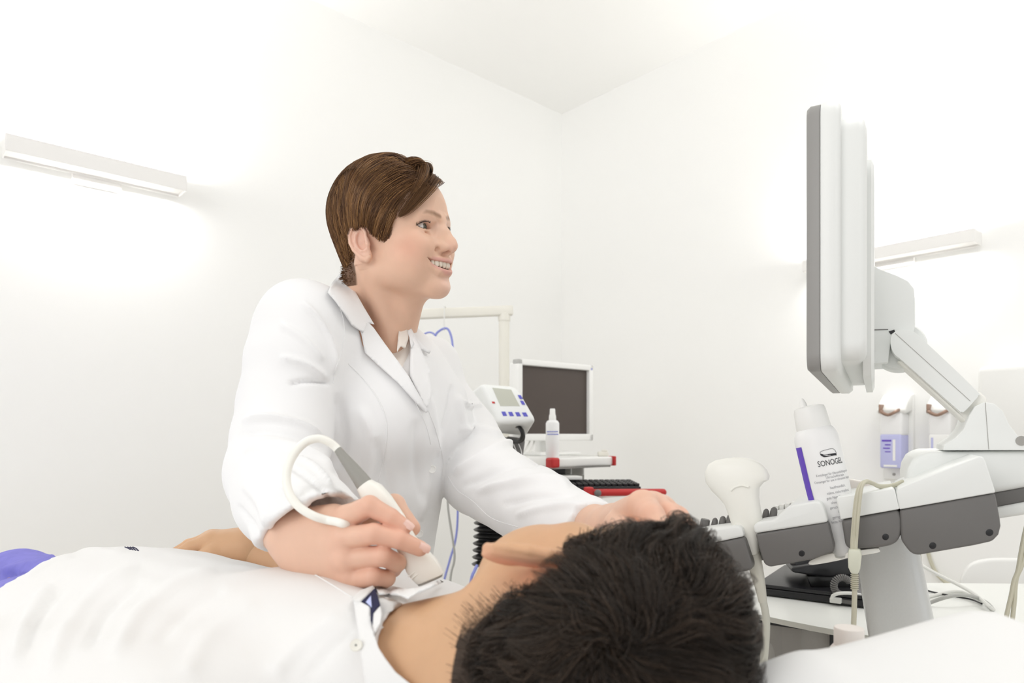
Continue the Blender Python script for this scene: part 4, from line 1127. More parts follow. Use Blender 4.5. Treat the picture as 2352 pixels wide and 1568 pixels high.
# storage box under the desk
sbx = thing('storage_box', np.array([.60, 1.43, 0.0]), 'taupe box with clear front full of wrapped supplies under the white desk', 'box')
b0, b1 = P(1718, 1475, 1.26), P(1918, 1480, 1.18)
bu = nrm((b1 - b0) * np.array([1, 1, 0])); bv = np.cross(UP, bu); LB = np.linalg.norm((b1 - b0)[:2])
zt_, zb_ = ZD - .014, .56
RB = np.stack([bu, bv, UP], 1); bc = np.array([(b0 + b1)[0] / 2, (b0 + b1)[1] / 2, 0])
fm = MB()
for s in (-1, 1): fm.box(bc + bu * s * (LB / 2 - .004) + UP * (zt_ + zb_) / 2 + bv * .0, (.008, .012, zt_ - zb_), .001, RB)
fm.box(bc + UP * (zt_ - .004), (LB, .012, .008), .001, RB)
fm.build('black_frame', M['black'], sbx, smooth=False)
MB().box(bc + UP * (zt_ + zb_) / 2 + bv * .28, (LB, .01, zt_ - zb_), 0, RB).box(bc + UP * zb_ + bv * .14, (LB, .28, .01), 0, RB).box(bc - bu * LB / 2 + bv * .14 + UP * (zt_ + zb_) / 2, (.006, .28, zt_ - zb_), 0, RB).box(bc + bu * LB / 2 + bv * .14 + UP * (zt_ + zb_) / 2, (.006, .28, zt_ - zb_), 0, RB).build('box_shell', M['taupe'], sbx, smooth=False)
MB().box(bc + UP * (zt_ + zb_) / 2 + bv * .003, (LB - .012, .002, zt_ - zb_ - .01), 0, RB).build('clear_front', M['glass'], sbx, smooth=False)
MB().lathe(np.array([bc[0], bc[1] , 0]) + bv * .14, UP, [(.16, 0), (.16, .02), (.03, .04), (.03, zb_ - .005)], 20).build('pedestal', M['dgrey'], sbx)
for (du, z, dv, rx, rz, m_, lab) in ((-.02, .65, .06, .035, .03, 'white', 'white wrapped roll left of centre inside the clear box'), (.02, .645, .05, .03, .028, 'cable_w', 'pale wrapped roll in the middle of the clear box'), (.055, .635, .07, .02, .022, 'jar', 'pinkish wrapped bundle at the right inside the clear box'), (-.06, .64, .10, .012, .04, 'white', 'white upright sleeve at the left inside the clear box')):
    c_ = bc + bu * du + bv * dv; c_ = np.array([c_[0], c_[1], zb_ + .005 + rz])
    v_ = MB().ball(c_, (rx, .03, rz), RB); 
    tag(v_.build('wrapped_supply', M[m_], base=c_ - UP * rz), lab, 'supply', 'wrapped supplies in the clear box')

# ------------------------------------------------------------------ couch and headrest
bed = thing('examination_couch', np.array([-.6, .62, 0]), 'white vinyl examination couch under the lying patient', 'couch')
BZ = .745
BC = np.array([-.55, .90, 0]); BX_ = nrm(np.array([-.82, .57, 0])); BY_ = np.cross(UP, BX_); RBD = np.stack([BX_, BY_, UP], 1)
MB().box(BC + UP * (BZ - .045), (2.05, .62, .09), .03, RBD, seg=5).build('mattress', M['vinyl'], bed)
MB().box(BC + UP * (BZ - .12), (1.95, .54, .06), .008, RBD).build('couch_frame', M['shell'], bed)
for x in (-.75, .75):
    for y in (-.2, .2): MB().box(BC + BX_ * x + BY_ * y + UP * ((BZ - .15) / 2), (.05, .05, BZ - .15), .006, RBD).build('leg', M['shell'], bed)
# rounded headrest close to the camera
prof_px = [(1640, 1590), (1690, 1566), (1760, 1535), (1850, 1502), (1905, 1497), (1960, 1487), (2050, 1463), (2130, 1440), (2200, 1420), (2250, 1408), (2280, 1405), (2300, 1413), (2322, 1448), (2350, 1520), (2375, 1600), (2390, 1700)]
pp, _ = catmull([np.array([x, y, 0.0]) for x, y in prof_px], [0] * len(prof_px), 4)
sil = np.array([P(a[0], a[1], .46) for a in pp])
zmin = EYE - .46 * .92
rows = []
for dy, dz in ((.05, -.30), (.045, -.03), (.03, -.012), (.015, -.003), (0, 0), (-.02, -.0015), (-.06, -.008), (-.11, -.022), (-.16, -.045), (-.185, -.07), (-.19, -.10), (-.19, -.30)):
    r_ = sil.copy(); r_[:, 1] += dy; r_[:, 2] += dz
    r_[:, 0] += -dy * .15
    rows.append(r_)
zf = BZ + .0005
V = []; F = []
for r_ in rows:
    r_ = r_.copy(); r_[:, 2] = np.maximum(r_[:, 2], zf); V += list(r_)
n_ = len(sil)
for i in range(len(rows) - 1):
    for j in range(n_ - 1): F.append([i * n_ + j, i * n_ + j + 1, (i + 1) * n_ + j + 1, (i + 1) * n_ + j])
F.append([i * n_ for i in range(len(rows))]); F.append([i * n_ + n_ - 1 for i in range(len(rows))][::-1])
hd = thing('headrest', np.array([.2, .4, BZ]), 'smooth white vinyl headrest wedge in the near corner beside the dark hair', 'headrest')
mesh_obj('headrest_cushion', V, F, M['vinyl'], hd)
# ------------------------------------------------------------------ people: a head as one smooth surface (local: x forward, y left, z up, origin between the ears; millimetres in, metres out)
def mm(*a): return np.array(a, float) / 1000.0
def sym(fn):
    fn(1); fn(-1)
def almond(yc, hw_, zi, zo, up_, dn_, x0):
    """opening between the eyelids, as a prim; yc signed"""
    sg = math.copysign(1, yc); yc, hw_, zi, zo, up_, dn_, x0 = [v / 1000.0 for v in (abs(yc), hw_, zi, zo, up_, dn_, x0)]
    def fn(X, Y, Z):
        t = (sg * Y - yc) / hw_
        zc = zi + (zo - zi) * (t + 1) / 2
        b = np.clip(1 - np.abs(t) ** 2.2, 0, 1)
        d = np.maximum(Z - (zc + up_ * b), (zc - dn_ * b) - Z)
        d = np.maximum(d, (np.abs(t) - 1) * hw_)
        return np.maximum(d * .8, x0 - X)
    y0, y1 = sorted((sg * (yc - hw_), sg * (yc + hw_)))
    return fn, np.array([x0, y0, min(zi, zo) - dn_ - .003]), np.array([x0 + .04, y1, max(zi, zo) + up_ + .003])
def ear_frame(sg, flare=24, tilt=12, c=(-8, 73, 3)):
    f = np.array([1.0, 0, 0]); out = np.array([0, sg * 1.0, 0]); up = np.array([0, 0, 1.0])
    R1 = rot((0, 0, 1), -sg * flare)       # back edge swings outwards
    f2 = R1 @ f; o2 = R1 @ out
    R2 = rot(tuple(out), -sg * -tilt) if False else rot((0, 1, 0), -tilt)
    return mm(c[0], sg * c[1], c[2]), R2 @ f2, R2 @ up, R2 @ o2
def add_ear(v, sg, flare=24, tilt=12, c=(-8, 73, 3), sc=1.0):
    o, e1, e2, e3 = ear_frame(sg, flare, tilt, c)
    q = lambda a, b, n: o + (e1 * a + e2 * b + e3 * n) * sc / 1000.0
    R = np.stack([e1, e2, e3], 1); k = sc / 1000.0
    v.add(ell(q(-2, 4, 0), (16 * k, 27 * k, 4.0 * k), R), .004)
    v.add(ell(q(1, -20, -.5), (10 * k, 11 * k, 3.6 * k), R), .005)
    v.sub(ell(q(-1, 4, 6.0), (13 * k, 22 * k, 7.0 * k), R), .002)
    rim = [(11, 2), (13, 14), (10, 25), (1, 31), (-9, 29), (-16, 20), (-18.5, 7), (-16, -6), (-10, -16), (-5, -24), (2, -29), (8, -26)]
    v.chain([q(a, b, 3.2) for a, b in rim], [r * k for r in (2.4, 2.8, 3.2, 3.4, 3.3, 3.2, 3.0, 2.9, 2.8, 3.6, 4.2, 3.6)], .0010)
    v.chain([q(2, 22, 2.0), q(-6, 16, 2.4), q(-10, 6, 2.6), q(-9, -4, 2.6), q(-3, -12, 2.6), q(4, -13, 3)], [r * k for r in (2.0, 2.5, 2.7, 2.6, 2.6, 2.8)], .0025)
    v.chain([q(12, 3, 2.2), q(11, -5, 3.4), q(9, -11, 2.2)], [r * k for r in (3.0, 3.8, 2.8)], .003)
    v.sub(ell(q(1.5, -3, 3.4), (7.0 * k, 8.5 * k, 5.6 * k), R), .002)
def head_vol(h=0.0013, neck=None, smile=True, male=False, ear=(24, 12, (-8, 73, 3), 1.0), lo=(-118, -100, -215), hi=(140, 100, 150), ears=True):
    v = Vol(mm(*lo), mm(*hi), h)
    v.add(ell(mm(0, 0, 46), mm(93, 73, 82)))
    v.add(ell(mm(48, 0, 52), mm(49, 62, 60)), .02)                         # forehead
    v.add(ell(mm(42, 0, -8), mm(54, 60, 72)), .02)                         # face
    v.add(ell(mm(66, 0, -40), mm(33, 38, 34)), .018)                       # around the mouth
    w = .84 if male else 1.0
    for sg in (1, -1):
        v.add(cone(mm(8, sg * 49 * w, -44), mm(74, sg * 16, -74), .015, .0135), .022)
        v.add(ell(mm(46, sg * 41, -32), mm(37, 25, 38)), .022)
        v.add(ell(mm(60, sg * 42, 2), mm(22, 20, 15)), .016)               # cheekbone
        if smile: v.add(ell(mm(77, sg * 33, -12), mm(18, 18, 17)), .018)
        v.add(cone(mm(92, sg * 10, 37), mm(79, sg * 42, 37), .0085, .0085), .014)
    v.add(ell(mm(85, 0, -74), mm(17, 19, 16)), .016)                       # chin
    for sg in (1, -1):
        v.sub(ell(mm(101, sg * 30, 20), mm(15, 16, 10)), .013)
        v.add(ball(mm(74.5, sg * 31, 21), .0143), .005)
        v.add(cone(mm(90, sg * 22, 31), mm(80, sg * 46, 29), .0045, .0045), .006)   # fold over the upper lid
        v.sub(cone(mm(88, sg * 26, 10.5), mm(78, sg * 47, 13), .0012, .001), .004)
    # nose
    v.chain([mm(94, 0, 30), mm(103, 0, 12), mm(111, 0, -4), mm(113.5, 0, -11)], [.0062, .0068, .0082, .0092], .010)
    for sg in (1, -1):
        v.add(ell(mm(102.5, sg * 10.5, -14), mm(10.0, 5.4, 6.6)), .006)
        v.add(cone(mm(96, sg * 8, 14), mm(98, sg * 13, -8), .006, .007), .012)
    v.add(cone(mm(112, 0, -17), mm(103, 0, -24), .0042, .0045), .006)
    for sg in (1, -1):
        v.sub(ell(mm(106.0, sg * 6.2, -20.5), mm(6.6, 3.0, 6.4), rot((0, 0, 1), -sg * 20)), .0025)
    v.sub(cone(mm(108.5, 0, -28), mm(108, 0, -34), .0015, .0018), .004)
    if smile:
        up = [(62, 41.5, -29.5), (85, 31, -30.5), (98.5, 15, -33.2), (103.2, 6, -34.2), (104, 0, -35), (103.2, -6, -34.2), (98.5, -15, -33.2), (85, -31, -30.5), (62, -41.5, -29.5)]
        lw = [(62, 41.5, -30.5), (83.5, 31, -40.5), (95.5, 15, -50), (100.5, 6, -53.2), (101.2, 0, -53.6), (100.5, -6, -53.2), (95.5, -15, -50), (83.5, -31, -40.5), (62, -41.5, -30.5)]
        v.chain([mm(*p) for p in up], [.0020, .0028, .0034, .0036, .0034, .0036, .0034, .0028, .0020], .007)
        v.chain([mm(*p) for p in lw], [.0024, .0036, .0050, .0055, .0055, .0055, .0050, .0036, .0024], .007)
        def mouth(X, Y, Z):
            t = Y / .0405
            zu = -.0370 + .0066 * t * t; zl = -.0492 + .0186 * t * t
            d = np.maximum(np.maximum(Z - zu, zl - Z), (np.abs(t) - 1) * .0405)
            return np.maximum(d, .046 - X)
        v.sub((mouth, mm(46, -42, -52), mm(125, 42, -28)), .0010)
        for sg in (1, -1):
            v.sub(cone(mm(98, sg * 19.5, -15), mm(88, sg * 29, -21), .0007, .0011), .008)
            v.sub(cone(mm(88, sg * 29, -21), mm(67, sg * 44.5, -29), .0011, .0014), .008)
            v.sub(cone(mm(67, sg * 44.5, -29), mm(62, sg * 46.5, -43), .0013, .0006), .007)
            for k_, (x_, y_) in enumerate(((58, 50.5), (53, 53))):
                v.sub(cone(mm(x_, sg * y_, -24), mm(x_ - 1, sg * (y_ - .5), -44), .0006, .0006), .003)
    else:
        v.chain([mm(86, 25, -38), mm(99, 12, -36), mm(104, 0, -37), mm(99, -12, -36), mm(86, -25, -38)], [.003, .0048, .005, .0048, .003], .006)
        v.chain([mm(86, 25, -40), mm(98, 12, -46), mm(102, 0, -47), mm(98, -12, -46), mm(86, -25, -40)], [.003, .005, .0055, .005, .003], .006)
        v.subchain([mm(88, 25, -39), mm(103, 12, -41), mm(109, 0, -41.5), mm(103, -12, -41), mm(88, -25, -39)], [.0008, .001, .001, .001, .0008], .002)
    v.sub(cone(mm(105, -10, -62), mm(105, 10, -62), .004, .004), .012)
    for sg in (1, -1):
        if smile: v.sub(almond(sg * 33.5, 15.6, 20.6, 22.2, 5.8, 3.9, 74.0), .0007)
        else: v.sub(cone(mm(90, sg * 20, 18), mm(83, sg * 44, 18), .0008, .0008), .002)
        if ears: add_ear(v, sg, *ear)
    if neck:
        for a, b, ra, rb_ in neck: v.add(cone(a, b, ra, rb_), .022)
    return v
def blobs(L, base, items):
    """skin colour with soft patches: (centre mm, radius mm, colour, strength)"""
    c = np.tile(np.array(base, float), (len(L), 1))
    for ce, r, colr, s in items:
        r = np.array(r if hasattr(r, '__len__') else (r, r, r)) / 1000.0
        w = s * np.exp(-(((L - mm(*ce)) / r) ** 2).sum(1))
        c = c * (1 - w[:, None]) + np.array(colr) * w[:, None]
    return c
def line_paint(L, c, pts, rads, colr, strength, soft=.6):
    d = np.full(len(L), 9.0); k = np.array([.25, 1, 1])
    for i in range(len(pts) - 1):
        a, b = mm(*pts[i]) * k, mm(*pts[i + 1]) * k; ab = b - a
        t = np.clip(((L * k - a) @ ab) / (ab @ ab), 0, 1)
        q = np.linalg.norm(L * k - a - t[:, None] * ab, axis=1) / ((rads[i] + (rads[i + 1] - rads[i]) * t) / 1000.0)
        d = np.minimum(d, q)
    w = strength * np.clip((1 + soft - d) / (2 * soft), 0, 1)
    return c * (1 - w[:, None]) + np.array(colr) * w[:, None]
# ------------------------------------------------------------------ the doctor
YAW, PITCH, ROLL = 24.0, -0.5, 7.0
Rh = rot((0, 0, 1), -YAW) @ rot((0, 1, 0), PITCH) @ rot((1, 0, 0), ROLL)
HS = .935
O_ = P(840, 560, 1.0) - Rh @ mm(0, -72, 0) * HS
def face_shift(L):
    L = np.array(L, float)
    w = np.clip((L[..., 0] * 1000 - 5) / 45, 0, 1); w = w * w * (3 - 2 * w)
    L[..., 2] += w * np.interp(L[..., 2] * 1000, [-120, -90, -40, -20, 0, 22], [4.5, 4.5, 4.5, 3.5, 1.2, 0]) / 1000
    return L
def hw_(L): return O_ + (face_shift(L) * HS) @ Rh.T
def hl_(Wp): return ((np.asarray(Wp) - O_) @ Rh) / HS
NB = P(862, 775, 1.115)                                   # base of the neck
nk = [(mm(-20, 0, -18), hl_(NB + np.array([0, 0, .02])), .055, .055), (hl_(NB + np.array([0, 0, .02])), hl_(NB + np.array([-.01, .01, -.09])), .053, .09),
      (mm(-40, 0, -15), hl_(NB + np.array([-.025, .005, .0])), .040, .052), (mm(34, 0, -60), hl_(NB + np.array([.03, -.025, .0])), .028, .042),
      (mm(-16, -50, -28), hl_(P(905, 800, 1.055)), .016, .013), (mm(-16, 50, -28), hl_(P(905, 800, 1.055)), .016, .013)]
dv = head_vol(neck=nk, smile=True, ear=(10, 14, (-7, 72.5, 1), .93), lo=(-160, -135, -340), hi=(150, 135, 150))
Vh, Fh = dv.mesh(1)
BASEC = (.745, .485, .355)
L = Vh
c = blobs(L, BASEC, [((62, -46, -14), (24, 22, 24), (.76, .36, .26), .85), ((62, 46, -14), (24, 22, 24), (.76, .36, .26), .85), ((115, 0, -12), 12, (.80, .49, .40), .6),
    ((95, 0, -72), 16, (.82, .56, .48), .6), ((-8, -76, 4), (22, 12, 30), (.82, .50, .42), .6), ((84, -31, 30), (10, 14, 7), (.72, .50, .42), .5), ((84, 31, 30), (10, 14, 7), (.72, .50, .42), .5),
    ((95, -14, 20), (10, 9, 11), (.66, .47, .38), .55), ((95, 14, 20), (10, 9, 11), (.66, .47, .38), .55), ((72, -44, 50), (3, 3, 2.2), (.55, .30, .22), .8)])
for sg in (1, -1):
    c = line_paint(L, c, [(95, sg * 11, 38.5), (92, sg * 22, 41.5), (84, sg * 36, 42.5), (75, sg * 48, 37)], [3.0, 3.4, 2.8, 1.5], (.22, .11, .055), .95, .7)
lipc = (.66, .33, .30)
for row in ([(62, 41.5, -29.8), (85, 31, -31.2), (98.5, 15, -34), (103.2, 6, -35), (104, 0, -35.8), (103.2, -6, -35), (98.5, -15, -34), (85, -31, -31.2), (62, -41.5, -29.8)],
            [(62, 41.5, -30.5), (83.5, 31, -40), (95.5, 15, -49.5), (100.5, 6, -52.6), (101.2, 0, -53), (100.5, -6, -52.6), (95.5, -15, -49.5), (83.5, -31, -40), (62, -41.5, -30.5)]):
    c = line_paint(L, c, row, [1.6, 3.0, 3.6, 4.0, 3.8, 4.0, 3.6, 3.0, 1.6], lipc, .7, .35)
inm = (np.abs(L[:, 1]) < .040) & (L[:, 2] < -.028) & (L[:, 2] > -.054) & (L[:, 0] < .0935 - (L[:, 1] / .040) ** 2 * .033) & (L[:, 0] > .03)
c[inm] = (.10, .025, .02)
nos = np.exp(-(((L - mm(104, 0, -20)) / mm(6, 9, 4)) ** 2).sum(1))
for sg in (1, -1):
    w = .85 * np.exp(-(((L - mm(105.5, sg * 6.0, -17.5)) / mm(4.5, 2.2, 2.2)) ** 2).sum(1)); c = c * (1 - w[:, None]) + np.array((.25, .07, .05)) * w[:, None]  # shade of the nostril hollows painted into the skin colour
# hairline of the scalp
def scalp(Lp):
    """> 0 where hair grows (mm units)"""
    x, y, z = Lp[:, 0] * 1000, np.abs(Lp[:, 1]) * 1000, Lp[:, 2] * 1000
    front = np.interp(z, [-70, -58, -20, 2, 16, 26, 40, 60, 80, 98, 110], [-52, -36, -25, -26, -22, 46, 56, 72, 76, 74, 200])
    front = np.where((y < 45) & (z > 60), 200, front)
    mid = np.interp(z, [60, 92, 100], [-200, 60, 200])
    d = np.where(y < 45, np.where(x > 0, (z - np.interp(y, [0, 45], [96, 86])), front - x), front - x)
    side = (x > 11) & (x < 46) & (z > np.interp(x, [11, 40, 46], [14, 2, 10])) & (z < 32) & (y > 50)
    d = np.where(side, np.minimum(x - 8, 49 - x), d)
    return np.where(z < -58, -1, d)
sc = scalp(L)
wv = np.clip(sc / 6, 0, 1)[:, None] * .9 * (np.linalg.norm((L - mm(-8, -75, 2)) / mm(21, 12, 31), axis=1) > 1)[:, None] * (np.linalg.norm((L - mm(-8, 75, 2)) / mm(21, 12, 31), axis=1) > 1)[:, None]
c = c * (1 - wv) + np.array((.10, .045, .02)) * wv
head_part = (hw_(Vh), Fh, c)

# right hand round the probe (nearest to the viewer)
def hand_vol(pts, h=.0012, pad=.035):
    allp = np.concatenate([np.array(p) for p in pts]); return Vol(allp.min(0) - pad, allp.max(0) + pad, h)
def PP(l): return [P(*q) for q in l]
fi = PP([(798, 1190, .657), (849, 1161, .640), (897, 1188, .6395), (929, 1209, .6405)])
fm_ = PP([(790, 1237, .647), (858, 1225, .632), (915, 1238, .634), (964, 1259, .640)])
fr2 = PP([(795, 1284, .646), (878, 1276, .634), (912, 1292, .650), (904, 1308, .666)])
fp = PP([(808, 1329, .650), (856, 1323, .637), (889, 1328, .650), (880, 1338, .664)])
ft = PP([(745, 1215, .694), (840, 1175, .700), (905, 1160, .692), (946, 1212, .676)])
wr = P(668, 1240, .705); el = P(622, 1120, .86)
hv = hand_vol([fi, fm_, fr2, fp, ft, [wr, P(640, 1200, .77)]])
hv.chain([el + (wr - el) * .25, wr], [.036, .0245], .01)
W1, W2 = P(684, 1218, .70), P(692, 1262, .695)
for a, b, ra, rb_ in ((W1, fi[0], .0175, .0115), (P(690, 1236, .694), fm_[0], .017, .0118), (W2, fr2[0], .017, .0115), (P(700, 1285, .695), fp[0], .0165, .0115), (W1, P(765, 1200, .675), .018, .016), (P(715, 1290, .69), P(800, 1340, .668), .015, .013), (W1, W2, .019, .019)):
    hv.add(cone(a, b, ra, rb_), .016)
hv.add(ell(P(745, 1262, .684), (.026, .018, .026)), .02)
for pts, rad in ((fi, (.0114, .0098, .0086, .0074)), (fm_, (.0112, .0098, .0087, .0076)), (fr2, (.0110, .0098, .0086, .0076)), (fp, (.0106, .0092, .0078, .0068))):
    v2 = hv
    v2.add(cone(pts[0], pts[1], rad[0], rad[1]), .0018)
    v2.add(cone(pts[1], pts[2], rad[1] * .97, rad[2]), .0018); v2.add(cone(pts[2], pts[3], rad[2], rad[3]), .002)
    v2.add(ball(pts[0] + np.array([0, -.0015, .001]), rad[0] * 1.02), .006)
hv.chain(ft, [.016, .0125, .0105, .0085], .006)
hv.add(cone(P(720, 1225, .69), P(830, 1190, .69), .016, .012), .015)
# creases at the knuckles
for q, s in ((fi[1], .9), (fm_[1], .9), (fr2[1], .9)):
    pass
Vhr, Fhr = hv.mesh(2)
def hand_colour(V, knuckles, tips, base=(.73, .475, .355), red=(.76, .39, .29), rr=.013):
    cc = np.tile(np.array(base), (len(V), 1)).astype(float)
    for k in knuckles:
        w = .55 * np.exp(-(np.linalg.norm(V - k, axis=1) / rr) ** 2); cc = cc * (1 - w[:, None]) + np.array(red) * w[:, None]
    for k in tips:
        w = .5 * np.exp(-(np.linalg.norm(V - k, axis=1) / .012) ** 2); cc = cc * (1 - w[:, None]) + np.array(red) * w[:, None]
    return cc
chr_ = hand_colour(Vhr, [fi[1], fm_[1], fr2[1], fp[1], fm_[2], fi[2]] + [f[0] for f in (fi, fm_, fr2, fp)], [fi[3], fm_[3], fr2[3], fp[3], ft[3]])

# left hand resting on the patient's forehead
def PLl(l): return [P(*q) for q in l]
gi = PLl([(1476, 1162, 0.603), (1498, 1184, 0.578), (1514, 1210, 0.566), (1523, 1231, 0.560)])
gm = PLl([(1500, 1162, 0.623), (1537, 1183, 0.600), (1553, 1211, 0.583), (1560, 1231, 0.578)])
gr_ = PLl([(1520, 1168, 0.638), (1557, 1188, 0.623), (1580, 1218, 0.603), (1590, 1241, 0.593)])
gp_ = PLl([(1528, 1181, 0.653), (1564, 1202, 0.638), (1588, 1230, 0.623), (1598, 1251, 0.618)])
gt = PLl([(1420, 1206, 0.638), (1448, 1226, 0.598), (1468, 1238, 0.578), (1483, 1248, 0.568)])
lw_ = P(1396, 1216, .705); lel = P(1220, 1168, .95)
lv_ = hand_vol([gi, gm, gr_, gp_, gt, [lw_]])
lv_.chain([lw_ + (lel - lw_) * .25, lw_], [.025, .0225], .01)
for a, b, ra, rb_ in ((P(1408, 1214, 0.693), gi[0], .021, .0145), (P(1413, 1212, 0.703), gm[0], .019, .013), (P(1416, 1214, 0.713), gr_[0], .018, .0125), (P(1418, 1218, 0.723), gp_[0], .016, .0115)): lv_.add(cone(a, b, ra, rb_), .014)
for pts, rad in ((gi, (.0135, .0105, .0092, .008)), (gm, (.0125, .0105, .0092, .008)), (gr_, (.012, .0100, .009, .0078)), (gp_, (.011, .009, .008, .007)), (gt, (.014, .0115, .0105, .0085))): lv_.chain(pts, rad, .003)
for a, b in ((gi, gm), (gm, gr_)):
    pass
Vhl, Fhl = lv_.mesh(2)
chl = hand_colour(Vhl, [gi[0], gi[1], gm[0], gm[1], gr_[1]], [])
# hidden body under the coat: torso, arms, legs
SR, SL = P(700, 768, .985), P(985, 842, 1.26)
fwd = nrm(np.array([(SL - SR)[1], -(SL - SR)[0], 0])); lat = nrm((SL - SR) * np.array([1, 1, 0])); RT = np.stack([fwd, lat, UP], 1)
CC = P(868, 915, 1.115); WC = P(842, 1130, 1.105); HC = np.array([-.27, 1.22, .60])
bv_ = Vol((-.62, .66, -.01), (.30, 1.5, 1.22), .008)
bv_.add(ell(CC - UP * .02, (.085, .13, .135), RT)); bv_.add(ell(WC, (.085, .12, .17), RT), .05); bv_.add(ell(HC, (.10, .145, .13), RT), .05); bv_.add(cone(WC, HC, .08, .09), .04)
bv_.chain([SR, P(663, 925, .95), P(630, 1100, .88), wr + (el - wr) * .2], [.055, .045, .038, .030], .03); bv_.chain([SL, P(1060, 985, 1.21), P(1105, 1095, 1.13), lel, lw_ + (lel - lw_) * .2], [.038, .036, .034, .028, .022], .02)
bv_.chain([NB, CC], [.035, .05], .04)
for s in (-1, 1):
    hp = HC + lat * .075 * s
    bv_.chain([hp, np.array([hp[0] + .02, hp[1] + .03, .42]), np.array([hp[0] + .02, hp[1] + .06, .09])], [.080, .056, .040], .02)
    bv_.add(cone(np.array([hp[0] + .0, hp[1] + .07, .035]), np.array([hp[0] + .17, hp[1] - .01, .03]), .036, .032), .02)
Vb, Fb = bv_.mesh(1)
cb_ = np.tile(np.array(BASEC), (len(Vb), 1)); cb_[Vb[:, 2] < .56] = (.75, .75, .78)
Vd, Fd = join([(head_part[0], Fh), (Vhr, Fhr), (Vhl, Fhl), (Vb, Fb)])
foot0 = np.array([HC[0], HC[1], 0.0])
doctor = mesh_obj('person', Vd, Fd, M['skin_f'], col=np.concatenate([c, chr_, chl, cb_]), base=foot0)
tag(doctor, 'smiling person with short auburn hair in white coat, holding an ultrasound probe', 'person')

# eyes
for sg in (1, -1):
    ce = mm(74, sg * 31, 21.2)
    bm = bmesh.new(); bmesh.ops.create_uvsphere(bm, u_segments=48, v_segments=32, radius=.0122)
    Ve = np.array([v.co[:] for v in bm.verts]); Fe = [[v.index for v in f.verts] for f in bm.faces]; bm.free()
    gaze = nrm((1.0, .02 if sg > 0 else .02, .02)); q = Ve / .0122
    gaze = nrm((1.0, .0, .03))
    cs = q @ gaze; ang = np.degrees(np.arccos(np.clip(cs, -1, 1)))
    ce_ = np.tile(np.array((.80, .78, .76)), (len(q), 1)); ir = ang < 30; ce_[ir] = (.12, .12, .085); ce_[(ang < 30) & (ang > 25)] = (.05, .045, .035); ce_[ang < 13] = (.01, .01, .01)
    Ve = Ve + np.where(ang < 32, .0006 * np.cos(np.radians(ang / 32 * 90)), 0)[:, None] * q
    mesh_obj('eye', hw_(ce + Ve), Fe, M['eye_white'], doctor, col=ce_)
    la_ = MB()
    def lid(t, up_=True):
        y = 33.5 + t * 15.6; b = max(0, 1 - abs(t) ** 2.2); z = 20.6 + (22.2 - 20.6) * (t + 1) / 2 + (5.8 + .5 if up_ else -3.9 - .5) * b
        xs = np.linspace(100, 62, 120); v = dv.sample(np.stack([xs, np.full(120, sg * y), np.full(120, z)], 1) / 1000.0)
        k = np.argmax(v < 0); return mm(xs[k] if (v < 0).any() else 76, sg * y, z)
    la_.tube([hw_(lid(t) + mm(.5, 0, .2)) for t in np.linspace(-.5, 1.0, 12)], [.00015 + .00055 * min(1, i / 7) for i in range(12)], 6, smooth=False)
    for t in np.linspace(-.4, 1.05, 40):
        b0 = lid(min(t, 1.0)); d_ = mm(2.6, sg * (.8 + 3.6 * t), 1.2) * rng.uniform(.6, 1.1)
        la_.tube([hw_(b0 + mm(.3, 0, .3)), hw_(b0 + d_ * .6), hw_(b0 + d_ + mm(0, 0, 1.6))], [.00022, .00015, .00005], 4, smooth=False)
    la_.build('eyelashes', M['lash'], doctor)
    lo_ = MB().tube([hw_(lid(t, False) + mm(.25, 0, -.1)) for t in np.linspace(.25, 1.0, 8)], .00035, 5, smooth=False); lo_.build('lower_lashes', M['lash'], doctor)
# teeth
te = MB()
xs = 0
for sg in (1, -1):
    y = 0
    for wdt, hgt in ((8.6, 11.0), (6.9, 10.0), (7.6, 10.4), (7.0, 9.0), (7.0, 8.2), (8, 7.4), (8, 6.8)):
        s = y + wdt / 2; a = s / 42.0 * 1.25; yy = 33.0 * math.sin(a)
        xx = 66 + 33 * math.cos(a)
        R_t = Rh @ rot((0, 0, 1), sg * math.degrees(a) * .85)
        te.ball(hw_(mm(xx, sg * yy, -34.8 - hgt * .34)), (.0036, wdt * .00051, hgt * .00064), R_t, 10)
        y += wdt
te.build('teeth', M['tooth'], doctor)
mq = MB().ball(hw_(mm(72, 0, -44)), (.016, .022, .012), Rh, 12); mq.build('mouth_interior', M['dark_mouth'], doctor)
# finger nails
def nail(name, pts, side, w, l, parent, off=.0):
    """small curved plate on the last finger joint, facing 'side'"""
    t = nrm(pts[3] - pts[2]); n = nrm(side - t * (side @ t)); u = np.cross(t, n)
    V = []; F = []; r0 = .0082
    for j in range(7):
        for i in range(7):
            a = (i - 3) / 3 * .85; s = (j / 6 - .15) * l
            ww = w * (1 - .25 * max(0, (j - 4) / 2) ** 2)
            V.append(pts[3] + t * (s - .001) + (n * math.cos(a) * (r0 - .001 * (j / 6) ** 2) + u * math.sin(a) * ww) + n * off)
    for j in range(6):
        for i in range(6): F.append([j * 7 + i, j * 7 + i + 1, (j + 1) * 7 + i + 1, (j + 1) * 7 + i])
    o = mesh_obj(name, V, F, M['nail'], parent); return o
cam_v = np.array([0, -1.0, 0])
nail('nail', fi, np.array([.55, -.6, .55]), .0062, .0105, doctor)
nail('nail', fm_, np.array([.45, -.75, .5]), .0064, .011, doctor)
#nail('nail', ft, np.array([.75, -.15, .45]), .0070, .0115, doctor, .0006)

